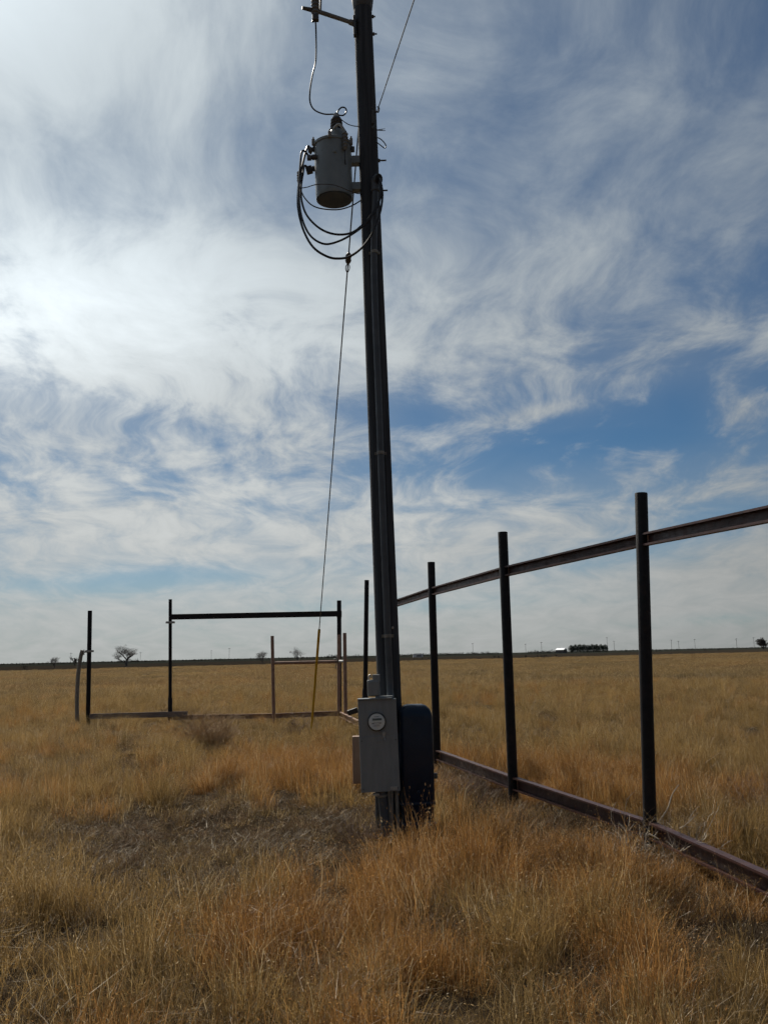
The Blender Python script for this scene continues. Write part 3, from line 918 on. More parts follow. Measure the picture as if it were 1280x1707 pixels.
build_pedestal()

# ------------------------------------------------------------------ fences


def purlin(p0, p1, hgt, side, flange=0.055, th=0.006, lip=0.018):
    """C-section rail, its web vertical, flanges pointing to `side`"""
    ax = (Vector(p1) - Vector(p0)).normalized()
    up = (UP - ax * UP.dot(ax)).normalized()
    sd = ax.cross(up).normalized()
    if sd.dot(side) < 0: sd = -sd
    h = hgt / 2
    prof = [(0, -h), (flange, -h), (flange, -h + lip), (flange - th, -h + lip), (flange - th, -h + th), (th, -h + th), (th, h - th), (flange - th, h - th), (flange - th, h - lip), (flange, h - lip), (flange, h), (0, h)]
    return MB().prism(prof, p0, p1, sd, up)


def post_axis(top_px, low_px, Y, sink=0.15):
    a, c = at(*top_px, Y), at(*low_px, Y)
    d = (c - a)
    g = gz(c.x, c.y) - sink
    return a, a + d * ((g - a.z) / d.z)


def pipe(top, bot, r, n=18):
    m = MB()
    d = (top - bot).normalized()
    L = (top - bot).length
    m.lathe(bot, d, [(r, 0), (r, L * .5), (r, L - 0.004), (r * 0.97, L), (r * 0.86, L), (r * 0.86, L - 0.08)], n)
    return m


RAIL_LINE = []


def build_fence():
    spec = [((1068, 822), (1083, 1385), 8.0), ((837.5, 887), (856, 1338), 10.4), ((718.5, 937), (728, 1250), 13.4)]
    posts = [post_axis(*s) for s in spec]
    # one more on either end of the same straight run: out of the picture, and behind the pole
    st = posts[0][1] - posts[1][1]
    p_near = (posts[0][0] + Vector((st.x, st.y, 0)), posts[0][1] + Vector((st.x, st.y, 0)))
    hid_top, hid_bot = post_axis((646, 985), (650, 1200), 16.2)
    posts = [p_near] + posts + [(hid_top, hid_bot)]
    t = thing('pipe_fence', Vector((posts[1][1].x, posts[1][1].y, 0)), 'long black pipe fence with red-brown channel rails, receding along the right', 'fence')
    R_P = 0.056
    def on_post(k, row_px):  # point of post k's axis at photograph row
        a, c = posts[k]
        lo, hi = 0.0, 1.0
        for _ in range(40):
            s = (lo + hi) / 2; q = a + (c - a) * s - EYE
            r = H_PX / 2 - F_PX * q.dot(CU) / q.dot(_f)
            if r < row_px: lo = s
            else: hi = s
        return a + (c - a) * s
    topc = [None, on_post(1, 900), on_post(2, 953), on_post(3, 986), on_post(4, 1010)]
    botc = [None, on_post(1, 1383), on_post(2, 1305), on_post(3, 1258), on_post(4, 1222)]
    run = 1.45        # the near span drops a little towards the camera
    topc[0] = topc[1] + (at(1280, 857, 6.15) - topc[1]) * run
    botc[0] = botc[1] + (at(1280, 1474, 6.15) - botc[1]) * run
    posts[0] = (topc[0] + (posts[1][0] - topc[1]), Vector((botc[0].x, botc[0].y, gz(botc[0].x, botc[0].y) - 0.15)))
    for a, c in posts:
        pipe(a, c, R_P).build('post', M_PIPE, t, True)
    RAIL_LINE.extend((p.x, p.y) for p in botc)
    near = Vector((-1, -0.3, 0))
    for k in range(4):
        for cc, hh, fl, nm in ((topc, 0.115, 0.06, 'top_rail'), (botc, 0.14, 0.07, 'bottom_rail')):
            a, c = cc[k], cc[k + 1]
            ax = (c - a).normalized()
            sd = ax.cross(UP).normalized()
            if sd.dot(near) < 0: sd = -sd
            off = sd * -0.035
            o = purlin(a + off + ax * (R_P + 0.001), c + off - ax * (R_P + 0.001), hh, near, fl).build(nm, M_RAIL, t)
    for k in range(5):
        for cc, hh in ((topc, 0.115), (botc, 0.14)):
            for j, sg in ((k - 1, -1), (k + 1, 1)):
                if not 0 <= j <= 4: continue
                ax = (cc[j] - cc[k]).normalized()
                sd = ax.cross(UP).normalized()
                if sd.dot(near) < 0: sd = -sd
                P = cc[k] + ax * (R_P - 0.004) - sd * 0.03
                m = MB().tube([P + UP * (-hh / 2 + 0.01 * q) + ax * (0.004 * ((q * 7) % 3 - 1)) for q in range(int(hh / 0.01))], [0.010 + 0.003 * ((q * 5) % 3 - 1) for q in range(int(hh / 0.01))], 6)
                m.build('weld_bead', M_RUST, t)
    # lone taller post beyond, stepped into a wider sleeve
    a, c = post_axis((611.3, 967), (608.6, 1166), 19.0)
    t2 = thing('pipe_post', Vector((c.x, c.y, 0)), 'lone black pipe post just left of the pole, stepped into a wider sleeve', 'post')
    pipe(a, c, 0.048).build('pipe', M_PIPE, t2, True)
    sl = c + (a - c) * (1 - (at(609, 1148, 19.0) - a).length / (a - c).length)
    pipe(sl, c, 0.062).build('sleeve', M_PIPE, t2, True)


build_fence()


def build_back_fence():
    YC, Y2, Y1 = 23.6, 24.4, 24.6
    # frame of tall black pipes
    c_t, c_b = post_axis((565.3, 1001), (566, 1190), YC)
    g_t, g_b = post_axis((284.3, 999), (284, 1200), Y2)
    l_t, l_b = post_axis((150.5, 1018), (147, 1215), Y1)
    t = thing('pipe_gate_frame', Vector((g_b.x, g_b.y, 0)), 'tall black pipe gate frame with one top beam, at the far fence', 'gate frame')
    pipe(g_t, g_b, 0.045).build('post', M_PIPE, t, True)
    s = g_b + (g_t - g_b) * ((at(284, 1163, Y2).z - g_b.z) / (g_t.z - g_b.z))
    pipe(s, g_b, 0.058).build('sleeve', M_PIPE, t, True)
    pipe(c_t, c_b, 0.058).build('post', M_PIPE, t, True)
    b0, b1 = at(284, 1028.5, Y2), at(565.5, 1023, YC)
    ax = (b1 - b0).normalized()
    up = (UP - ax * ax.z).normalized()
    MB().box((b0 + b1) / 2, ((b1 - b0).length - 0.085, 0.09, 0.145), (ax, ax.cross(up) * -1, up), 0.006).build('top_beam', M_PIPE, t)
    col = MB().lathe(at(565.4, 1029, YC), (c_t - c_b), [(0.064, 0), (0.068, 0.01), (0.068, 0.16), (0.064, 0.17)], 18).build('beam_collar', M_PIPE, t, True)

    def clamp(P, parent, w=0.22):
        m = MB().box(P + Vector((0, -0.062, 0)), (w, 0.008, 0.055), None, 0.002)
        m.box(P + Vector((0, 0.062, 0)), (w, 0.008, 0.055), None, 0.002)
        m.tube([P + Vector((-w / 2 + 0.02, -0.085, 0)), P + Vector((-w / 2 + 0.02, 0.085, 0))], 0.008, 8)
        m.tube([P + Vector((w / 2 - 0.02, -0.085, 0)), P + Vector((w / 2 - 0.02, 0.085, 0))], 0.008, 8)
        return m.build('hinge_clamp', M_GALV, parent)
    clamp(at(284.3, 1037.5, Y2), t)
    # bottom rail of the far fence and the board on edge
    t3 = thing('rusty_ground_rail', Vector((at(430, 1195, 24).x, 24, 0)), 'low rusty channel rail along the far fence turning at the corner', 'rail')
    pts = [at(288, 1196, Y2), at(456, 1193.5, 24.0), at(566, 1189, YC - 0.1), at(600, 1206, 20.6)]
    for k in range(3):
        a, c = pts[k], pts[k + 1]
        ax = (c - a).normalized()
        purlin(a + ax * 0.003, c - ax * 0.003, 0.13, Vector((-0.3, -1, 0)), 0.06).build('rail_length', M_RUST, t3)
    t4 = thing('black_pipe_post', Vector((l_b.x, l_b.y, 0)), 'black pipe post with a galvanised hinge clamp, leftmost tall post', 'post')
    pipe(l_t, l_b, 0.058).build('pipe', M_PIPE, t4, True)
    clamp(at(149.5, 1085.5, Y1), t4, 0.20)
    a, c = at(150, 1194.5, Y1 - 0.09), at(313, 1190, Y2 - 0.09)
    ax = (c - a).normalized(); up = (UP - ax * ax.z).normalized()
    o = MB().box((a + c) / 2, ((c - a).length, 0.045, 0.145), (ax, ax.cross(up) * -1, up), 0.004).build('plank', M_BOARD)
    own_origin(o); tag(o, 'grey weathered plank on edge joining the two left pipe posts', 'plank')
    # bent galvanised pipe leaning against the left post
    P = [at(131, 1232, Y1), at(129.5, 1205, Y1), at(128.8, 1170, Y1), at(130.5, 1130, Y1), at(134.5, 1098, Y1), at(138, 1084, Y1)]
    P[0].z = -0.1
    t5 = thing('bent_pipe', Vector((P[0].x, P[0].y, 0)), 'bent galvanised gate pipe leaning beside the leftmost black post', 'pipe')
    MB().tube(curve(P, 6), 0.052, 14).build('pipe', M_GALVD, t5, True)
    m = MB().box(at(143, 1087, Y1 - 0.02), (0.13, 0.03, 0.035), None, 0.004)
    m.tube([at(140.5, 1083, Y1 - 0.04), at(140.5, 1092, Y1 - 0.04)], 0.014, 8)
    m.tube([at(146, 1083, Y1 - 0.04), at(146, 1092, Y1 - 0.04)], 0.012, 8)
    m.build('hinge', M_GALV, t5)
    # rusty H-brace in front of the corner
    a1 = post_axis((454, 1060), (456.5, 1195), 23.3); a2 = post_axis((565, 1058), (565, 1188), 23.2)
    t6 = thing('rusty_brace', Vector((a1[1].x, a1[1].y, 0)), 'short rusty H-shaped pipe brace standing inside the far gate frame', 'brace')
    for a, c in (a1, a2): pipe(a, c, 0.043).build('post', M_RUST, t6, True)
    MB().tube([at(455, 1105.5, 23.3), at(565, 1103, 23.2)], 0.04, 14).build('cross_pipe', M_RUST, t6, True)
    m = MB()
    for k in range(9):
        r = random.uniform
        c = at(561 + r(-3, 3), 1098 + r(-4, 18), 23.12)
        m.tube(curve([c, c + Vector((r(-.06, .06), -0.03, r(-.1, .1))), c + Vector((r(-.08, .08), -0.02, r(-.16, .05)))], 4), 0.005, 5)
    m.build('wire_wrap', M_WIRE, t6)
    a3 = post_axis((574.5, 1055), (576.3, 1197), 22.6)
    t7 = thing('rusty_pipe_post', Vector((a3[1].x, a3[1].y, 0)), 'short rusty pipe post just right of the far corner post', 'post')
    pipe(a3[0], a3[1], 0.045).build('pipe', M_RUST, t7, True)
    MB().tube([at(566, 1102.5, 23.1), at(574.5, 1102.5, 22.6)], 0.035, 12).build('stub_pipe', M_GALV, t7, True)


build_back_fence()

# ------------------------------------------------------------------ far things


def bare_tree(name, px, base_row, top_row, Y, spread, label, group=None, seed=1, levels=5, trunk=0.035, parts=True, droop=0.0, r_min=0.02, nmain=4, aspect=1.15):
    rnd = random.Random(seed)
    B = at(px, base_row, Y); B.z = 0
    H = at(px, top_row, Y).z
    t = thing(name, B, label, 'tree', group)

    def grow(p, d, ln, r, lv):
        m = tk if lv == 0 else cr
        pts = [p]
        q = p
        for k in range(3):
            d = (d + Vector((rnd.uniform(-1, 1), rnd.uniform(-1, 1), rnd.uniform(-0.6, 0.6))) * 0.22).normalized()
            q = q + d * (ln / 3)
            pts.append(q)
        r2 = max(r * 0.62, r_min)
        m.tube(pts, [r, r + (r2 - r) * .33, r + (r2 - r) * .66, r2], 5 if lv < 2 else 3, False)
        if lv >= levels: return
        for k in range(nmain if lv == 0 else rnd.choice((2, 3, 3))):
            s = rnd.uniform(0.45, 1.0)
            base = pts[min(3, int(s * 3))]
            az = rnd.uniform(0, 2 * math.pi)
            el = rnd.uniform(0.25, 1.0) if lv < 2 else rnd.uniform(-0.2, 1.0) - droop
            nd = (Vector((math.cos(az) * spread, math.sin(az) * spread, el)) + d * 0.5).normalized()
            grow(base, nd, ln * (rnd.uniform(0.9, 1.25) if lv == 0 else rnd.uniform(0.58, 0.85)), r2 * 0.72, lv + 1)
    best = None
    for attempt in range(8):
        rnd = random.Random(seed * 50 + attempt)
        tk, cr = MB(), MB()
        grow(B - UP * 0.1, Vector((0.05, 0, 1)), H * 0.22, H * trunk, 0)
        xs_ = [v.x for v in cr.v]
        err = abs((max(xs_) - min(xs_)) / max(v.z for v in cr.v) - aspect) + abs((max(xs_) + min(xs_)) / 2 - B.x) / H
        if best is None or err < best[0]: best = (err, tk, cr)
    _, tk, cr = best
    zmax = max(v.z for v in cr.v)
    k = H / zmax
    for m in (tk, cr):
        for v in m.v:
            v.x = B.x + (v.x - B.x) * k; v.y = B.y + (v.y - B.y) * k; v.z *= k
    tk.build('trunk', M_BARK, t)
    cr.build('crown', M_BARK, t)
    return t


def leaf_ball(m, c, rx, rz, n, size, rnd):
    for _ in range(n):
        while True:
            q = Vector((rnd.uniform(-1, 1), rnd.uniform(-1, 1), rnd.uniform(-1, 1)))
            if 0.25 < q.length <= 1: break
        p = Vector(c) + Vector((q.x * rx, q.y * rx, q.z * rz))
        a = Vector((rnd.uniform(-1, 1), rnd.uniform(-1, 1), rnd.uniform(-1, 1))).normalized() * size * rnd.uniform(0.5, 1.2)
        b_ = a.orthogonal().normalized() * size * rnd.uniform(0.4, 1.0)
        m.add([p - a, p + b_ * 0.6, p + a, p - b_ * 0.6], [(0, 1, 2, 3)])


def evergreen(px, row, w_px, h_px, Y, label, seed, group):
    rnd = random.Random(seed)
    B = at(px, row, Y); B.z = 0
    k = Y / F_PX
    w, h = w_px * k, h_px * k
    t = thing('evergreen_tree', B, label, 'tree', group)
    MB().tube([B, B + UP * h * 0.6], [0.25, 0.1], 6).build('trunk', M_BARK, t)
    m = MB()
    leaf_ball(m, B + UP * h * 0.42, w * 0.5, h * 0.40, 260, 0.75, rnd)
    leaf_ball(m, B + UP * h * 0.66, w * 0.42, h * 0.32, 200, 0.7, rnd)
    leaf_ball(m, B + UP * h * 0.85, w * 0.22, h * 0.16, 60, 0.5, rnd)
    m.build('crown', M_EVER, t)


def build_far():
    g = 'bare trees along the horizon'
    bare_tree('bare_tree', 211, 1107, 1073, 290, 1.15, 'large bare spreading tree on the left horizon between the pipe posts', g, 5, 6, 0.03, nmain=6, r_min=0.009)
    bare_tree('bare_tree', 92.5, 1112, 1094, 260, 0.8, 'small bare bushy tree on the horizon at the far left', g, 8, 5, 0.016, nmain=7, r_min=0.008)
    bare_tree('bare_tree', 125.5, 1103, 1094, 420, 0.8, 'tiny bare tree on the horizon beside the bent pipe', g, 9, 4, 0.03, r_min=0.05)
    bare_tree('bare_tree', 438, 1104, 1084, 300, 0.9, 'low bare tree on the horizon left of the rusty brace', g, 12, 5, 0.016, nmain=7, r_min=0.008)
    bare_tree('bare_tree', 496, 1100, 1077, 310, 0.75, 'bare tree on the horizon between the rusty brace and yellow guard', g, 14, 5, 0.02, nmain=6, r_min=0.009)
    bare_tree('bare_tree', 1272, 1079.5, 1062, 640, 1.0, 'dark rounded bare tree on the horizon at the right edge', g, 21, 6, 0.04, nmain=6, r_min=0.09)
    # evergreen shelter belt by the farm
    labs = ['leftmost evergreen of the dark shelter belt by the bright roof', 'second evergreen from the left in the dark shelter belt', 'third evergreen from the left in the dark shelter belt',
            'fourth evergreen from the left in the dark shelter belt', 'fifth evergreen from the left, just left of the dip in the shelter belt', 'sixth evergreen from the left in the dark shelter belt',
            'third evergreen from the right end of the dark shelter belt', 'second evergreen from the right end of the dark shelter belt', 'rightmost evergreen of the dark shelter belt']
    xs = [952, 959, 966, 973, 980, 987, 994, 1001, 1008]
    for k, x in enumerate(xs):
        evergreen(x, 1082, 11.5, (13, 14, 14.5, 14, 13, 14, 13.5, 13.6, 12.8)[k], 900, labs[k], 40 + k, 'evergreens of the shelter belt')
    # farm shed with a bright roof
    B = at(935, 1082, 880); B.z = 0
    k = 880 / F_PX
    t = thing('farm_shed', B, 'far farm shed with a glaring bright metal roof beside the evergreens', 'shed')
    along, across = Vector((0.70, -0.714, 0)), Vector((0.714, 0.70, 0))
    hl, hd, wh, rise = 4.6, 2.8, 5.6 * k, 1.7
    MB().box(B + UP * wh / 2, (2 * hl, 2 * hd, wh), (along, across, UP)).build('wall', M_SHED, t)
    MB().prism([(-hd - 0.3, wh + 0.01), (hd + 0.3, wh + 0.01), (0, wh + rise)], B - along * (hl + .3), B + along * (hl + .3), across, UP).build('roof', M_ROOF, t)
    MB().box(B - across * (hd + 0.03) + UP * 1.3, (2.4, 0.1, 2.6), (along, across, UP)).build('door', M_BARK, t)
    # white field sign / small trailer on legs
    B = at(696.5, 1097, 300); B.z = 0
    k = 300 / F_PX
    t = thing('white_trailer', B, 'small white box trailer far out in the field right of the pole', 'trailer')
    MB().box(B + UP * 7 * k, (16.5 * k, 1.6, 6.0 * k), None, 0.08).build('box_body', M_WHITE, t)
    MB().box(B + Vector((0.35, -0.83, 6.6 * k)), (8 * k, 0.04, 2.6 * k)).build('side_panel', M_POLYM, t)
    for sx in (-1, 1):
        MB().tube([B + Vector((sx * 6.8 * k, 0, 0)), B + Vector((sx * 6.8 * k, 0, 4.2 * k))], 0.09, 8).build('leg', M_SHED, t)
    MB().box(B + Vector((0, 0, 10.2 * k)), (13 * k, 1.0, 0.5 * k)).build('roof', M_BRUSH, t)
    # far utility poles
    pl = [(118.5, 1102, 1088, 'thin far utility pole at the far left, near the bent pipe'), (234.5, 1099, 1087, 'thin far utility pole right of the large bare tree'), (352.5, 1097, 1084, 'thin far utility pole under the gate beam, left one of two'),
          (382.5, 1096, 1080, 'thin far utility pole under the gate beam, right one of two'), (788, 1086, 1072, 'far utility pole between the third and second fence posts'), (876, 1084, 1073, 'far utility pole just right of the second fence post'),
          (902.5, 1083, 1070, 'far utility pole left of the bright roofed shed'), (1012, 1081, 1062, 'tall far utility pole at the right end of the evergreens'), (1023.5, 1081, 1068, 'shorter far utility pole right of the evergreens'),
          (1119, 1080, 1066, 'left one of two close far utility poles right of the nearest fence post'), (1131, 1080, 1068, 'right one of two close far utility poles right of the nearest fence post'), (1158, 1080, 1065, 'single far utility pole midway along the right horizon'),
          (1227.5, 1079, 1064, 'faint far utility pole near the right tree'), (1256.5, 1079, 1062, 'dark far utility pole beside the tree at the right edge')]
    for k, (px, r0, r1, lab) in enumerate(pl):
        Y = 850 + 60 * (k % 3)
        B = at(px, r0, Y); B.z = 0
        H = at(px, r1, Y).z
        t = thing('far_utility_pole', B, lab, 'utility pole', 'utility poles on the horizon')
        MB().tube([B, B + UP * H], [0.17, 0.13], 6).build('shaft', M_BARK, t)
        MB().box(B + UP * (H - 0.6), (2.4, 0.2, 0.22)).build('crossarm', M_BARK, t)
    # low dark brush clumps out in the field
    bl = [(846, 1092, 3.0, 'dark brush clump just left of the others near the second fence post'), (824, 1091.5, 4.5, 'dark brush clump left of the second fence post'), (830.5, 1091.5, 3.5, 'dark brush clump touching the second fence post on its left'),
          (876, 1091, 3.5, 'dark brush clump just right of the second fence post'), (896, 1090.5, 3.0, 'first of four dark brush clumps in a row in the field'), (901.5, 1090.5, 2.6, 'second of four dark brush clumps in a row in the field'),
          (906.5, 1090.5, 3.0, 'third of four dark brush clumps in a row in the field'), (910.5, 1090.3, 3.2, 'fourth of four dark brush clumps in a row in the field'), (926, 1090.5, 3.8, 'dark brush clump alone below the bright roofed shed'),
          (714, 1096, 3.0, 'dark brush clump beside the white trailer'), (42, 1117, 9, 'brown brush clump at the far left field edge'), (1093, 1080, 5.5, 'dark mound of brush right of the nearest fence post'),
          (1174, 1079.5, 5.0, 'dark mound of brush midway along the right horizon'), (1196, 1079.5, 4.5, 'dark brush clump with a pale speck on the right horizon')]
    for k, (px, r, w, lab) in enumerate(bl):
        rnd = random.Random(100 + k)
        Y = 250 if r > 1110 else (330 if r > 1089 else 640)
        B = at(px, r, Y); B.z = 0.05
        kk = Y / F_PX
        m = MB()
        leaf_ball(m, B + UP * w * kk * 0.32, w * kk * 0.6, w * kk * 0.45, 90, 0.16 * Y / 330, rnd)
        for _ in range(5):
            m.tube([B - UP * 0.05, B + Vector((rnd.uniform(-.4, .4), rnd.uniform(-.3, .3), w * kk * 0.6))], 0.04, 4)
        o = m.build('brush_clump', M_BRUSH)
        own_origin(o); tag(o, lab, 'bush', 'brush clumps far out in the field')
    # the low unbroken line of brush and trees along the horizon
    rnd = random.Random(5)
    m = MB()
    for (x0, x1, row, h, dens) in ((664, 830, 1086, 3.0, 1.0), (575, 612, 1088, 3.0, 1.2), (545, 566, 1090, 3.6, 1.4), (880, 945, 1083, 3.0, 1.3), (200, 232, 1100, 4.0, 1.4), (230, 560, 1093, 1.0, 0.5), (0, 200, 1104, 1.0, 0.5), (1020, 1280, 1081, 0.9, 0.5)):
        x = x0
        while x < x1:
            hh = 2.3 + h * rnd.uniform(0.3, 1.0) * (1.5 if rnd.random() < 0.12 else 1)
            B = at(x, row, 1000); B.z = 0
            kk = 1000 / F_PX
            leaf_ball(m, B + UP * hh * kk * 0.45, hh * kk * 0.5, hh * kk * 0.55, 30, 0.6, rnd)
            x += rnd.uniform(1.0, 3.5) / dens
    o = m.build('horizon_brush', M_BRUSH)
    tag(o, 'low broken line of dark brush along the far horizon', 'brush', kind='stuff')


build_far()

# ------------------------------------------------------------------ grass and weeds


def grass_material(name, shift=0.0):
    m = bpy.data.materials.new(name); m.use_nodes = True
    b = NB(m.node_tree)
    tint = b.n('ShaderNodeAttribute', attribute_name='tint', attribute_type='INSTANCER').outputs['Color']
    bv = b.n('ShaderNodeAttribute', attribute_name='bv', attribute_type='GEOMETRY').outputs['Fac']
    pale = b.mix(b.ss(bv, 0.86, 1.0), tint, (0.52, 0.41, 0.24, 1))
    val = b.ss(bv, 0.0, 1.0, 0.50, 1.25, 'LINEAR')
    col = b.vm('SCALE', pale)
    nd = col.node
    b.t.links.new(val, nd.inputs['Scale'])
    df = b.n('ShaderNodeBsdfDiffuse', {'Color': col, 'Roughness': 0.6})
    tr = b.n('ShaderNodeBsdfTranslucent', {'Color': col})
    gl = b.n('ShaderNodeBsdfGlossy', {'Color': (1, 0.95, 0.85, 1), 'Roughness': 0.38})
    mx = b.n('ShaderNodeMixShader', {0: 0.5, 1: df.outputs[0], 2: tr.outputs[0]})
    mx2 = b.n('ShaderNodeMixShader', {0: 0.02, 1: mx.outputs[0], 2: gl.outputs[0]})
    b.n('ShaderNodeOutputMaterial', {'Surface': mx2.outputs[0]})
    return m


M_GRASS = grass_material('dry_grass')


def tuft_mesh(name, n, radius, h0, h1, lean0, lean1, width, curl, seeds, rnd, flat=0.0):
    V, Fc, B = [], [], []

    def strip(pts, w0, side, bvv):
        o = len(V)
        k = len(pts)
        for i, p in enumerate(pts[:-1]):
            w = w0 * (1 - 0.75 * i / (k - 1)) / 2
            V.append(p - side * w); V.append(p + side * w); B.extend((bvv, bvv))
        V.append(pts[-1]); B.append(bvv)
        for i in range(k - 2):
            Fc.append((o + 2 * i, o + 2 * i + 1, o + 2 * i + 3, o + 2 * i + 2))
        Fc.append((o + 2 * (k - 2), o + 2 * (k - 2) + 1, o + 2 * (k - 1)))
    for _ in range(n):
        r = radius * math.sqrt(rnd.random()); a = rnd.uniform(0, 2 * math.pi)
        p0 = Vector((r * math.cos(a), r * math.sin(a), flat * rnd.random()))
        az = a + rnd.gauss(0, 1.0)
        out = Vector((math.cos(az), math.sin(az), 0))
        h = rnd.uniform(h0, h1) * rnd.uniform(0.75, 1.1)
        ln = rnd.uniform(lean0, lean1)
        side = Vector((-math.sin(az), math.cos(az), 0))
        tw = rnd.uniform(-1, 1)
        side = (side + out * tw).normalized()
        bvv = rnd.random()
        wob = Vector((rnd.uniform(-1, 1), rnd.uniform(-1, 1), 0)) * 0.03
        pts = []
        for s in (0, 0.35, 0.7, 1.0):
            bend = ln * s ** 1.8 + curl * max(0, s - 0.6) ** 2 * rnd.uniform(0.0, 3.0)
            pts.append(p0 + out * (h * bend) + wob * math.sin(s * 4) + UP * (h * s * (1 - 0.45 * min(1.5, bend) * s)))
        strip(pts, width * rnd.uniform(0.7, 1.3), side, bvv)
        if rnd.random() < seeds:
            tip = pts[-1]; d = (pts[-1] - pts[-2]).normalized()
            for q in range(rnd.choice((2, 3, 4))):
                sd = Vector((rnd.uniform(-1, 1), rnd.uniform(-1, 1), rnd.uniform(-0.2, 0.9))).normalized()
                c = tip - d * (0.02 + 0.035 * q)
                e = c + (sd * 0.6 + d).normalized() * rnd.uniform(0.008, 0.02)
                o = len(V)
                wd = sd.orthogonal().normalized() * width * 0.65
                V.extend((c, (c + e) / 2 + wd, e, (c + e) / 2 - wd)); bb = min(1.0, 0.55 + 0.45 * rnd.random()); B.extend((bb,) * 4)
                Fc.append((o, o + 1, o + 2, o + 3))
    me = bpy.data.meshes.new(name)
    me.from_pydata([tuple(v) for v in V], [], Fc)
    at_ = me.attributes.new('bv', 'FLOAT', 'POINT')
    at_.data.foreach_set('value', np.array(B, dtype=np.float32))
    me.materials.append(M_GRASS)
    return me


def proto_collection(name, meshes):
    c = bpy.data.collections.new(name)
    for k, me in enumerate(meshes):
        o = bpy.data.objects.new(f'{name}_clump', me)
        c.objects.link(o)
    return c


def scatter(name, coll, pts, label, category):
    """pts: list of (x, y, z, rotz, tiltx, tilty, sxy, sz, r, g, b)"""
    A = np.array(pts, dtype=np.float32)
    n = len(A)
    me = bpy.data.meshes.new(name)
    me.vertices.add(n)
    me.vertices.foreach_set('co', A[:, :3].ravel())
    ra = me.attributes.new('rot', 'FLOAT_VECTOR', 'POINT'); ra.data.foreach_set('vector', np.ascontiguousarray(A[:, [4, 5, 3]]).ravel())
    sa = me.attributes.new('scl', 'FLOAT_VECTOR', 'POINT'); sa.data.foreach_set('vector', np.ascontiguousarray(A[:, [6, 6, 7]]).ravel())
    ta = me.attributes.new('tint', 'FLOAT_VECTOR', 'POINT'); ta.data.foreach_set('vector', np.ascontiguousarray(A[:, 8:11]).ravel())
    me.materials.append(M_GRASS)
    o = bpy.data.objects.new(name, me); COL.objects.link(o)
    ng = bpy.data.node_groups.new(name + '_scatter', 'GeometryNodeTree')
    ng.interface.new_socket('Geometry', in_out='INPUT', socket_type='NodeSocketGeometry')
    ng.interface.new_socket('Geometry', in_out='OUTPUT', socket_type='NodeSocketGeometry')
    N = ng.nodes; Lk = ng.links
    gi, go = N.new('NodeGroupInput'), N.new('NodeGroupOutput')
    m2p = N.new('GeometryNodeMeshToPoints')
    iop = N.new('GeometryNodeInstanceOnPoints')
    ci = N.new('GeometryNodeCollectionInfo'); ci.inputs['Collection'].default_value = coll
    ci.inputs['Separate Children'].default_value = True; ci.inputs['Reset Children'].default_value = True
    iop.inputs['Pick Instance'].default_value = True
    a1 = N.new('GeometryNodeInputNamedAttribute'); a1.data_type = 'FLOAT_VECTOR'; a1.inputs['Name'].default_value = 'rot'
    a2 = N.new('GeometryNodeInputNamedAttribute'); a2.data_type = 'FLOAT_VECTOR'; a2.inputs['Name'].default_value = 'scl'
    e2r = N.new('FunctionNodeEulerToRotation')
    rv = N.new('FunctionNodeRandomValue'); rv.data_type = 'INT'
    for s_ in rv.inputs:
        if s_.enabled and s_.name == 'Max' and s_.type == 'INT': s_.default_value = 9999
    Lk.new(gi.outputs[0], m2p.inputs[0]); Lk.new(m2p.outputs[0], iop.inputs['Points'])
    Lk.new(ci.outputs[0], iop.inputs['Instance'])
    Lk.new([s_ for s_ in rv.outputs if s_.type == 'INT'][0], iop.inputs['Instance Index'])
    Lk.new(a1.outputs[0], e2r.inputs[0]); Lk.new(e2r.outputs[0], iop.inputs['Rotation'])
    Lk.new(a2.outputs[0], iop.inputs['Scale'])
    Lk.new(iop.outputs[0], go.inputs[0])
    md = o.modifiers.new('scatter', 'NODES'); md.node_group = ng
    return tag(o, label, category, kind='stuff')


ORANGE, STRAW, OLIVE, GREY = (np.array(c) for c in ((0.40, 0.20, 0.062), (0.41, 0.262, 0.095), (0.285, 0.19, 0.076), (0.19, 0.12, 0.068)))


def patch(px, py, rx, ry):
    """a ground ellipse under a part of the photograph -> centre and radii in metres"""
    c = ground_at(px, py); a = ground_at(px, py - ry); b_ = ground_at(px, py + ry)
    return (c.x, c.y, rx * c.y / F_PX, (a.y - b_.y) / 2)


ORANGE_P = [patch(*q) for q in ((520, 1300, 150, 28), (590, 1490, 130, 95), (890, 1450, 190, 75), (800, 1305, 120, 40), (1000, 1320, 110, 45), (470, 1610, 160, 70), (1170, 1490, 110, 60), (1050, 1650, 160, 40), (700, 1640, 110, 40), (1180, 1330, 80, 40))]
MAT_P = [patch(*q) for q in ((390, 1400, 290, 68), (200, 1395, 150, 35))]
WEED_P = [patch(*q) for q in ((775, 1315, 60, 45), (960, 1400, 120, 35), (860, 1560, 130, 45), (1130, 1560, 130, 40), (100, 1290, 170, 22), (60, 1580, 110, 50))]


def inside(ps, x, y):
    best = 0.0
    for cx, cy, rx, ry in ps:
        q = ((x - cx) / rx) ** 2 + ((y - cy) / ry) ** 2
        best = max(best, math.exp(-q * q))
    return best


HOLLOW_P = [patch(*q) for q in ((185, 1347, 50, 11), (340, 1338, 65, 10), (510, 1337, 45, 9), (40, 1585, 50, 24), (200, 1572, 45, 18), (860, 1532, 55, 15), (1140, 1548, 60, 15), (700, 1398, 60, 11), (330, 1690, 60, 14), (560, 1560, 40, 10), (1000, 1660, 50, 12), (470, 1455, 40, 10))]
KEEP_OUT = [(POLE_BASE.x, 9.05, 0.16), (0.02, 8.72, 0.17), (0.33, 8.95, 0.24), (-0.12, 9.35, 0.16)]


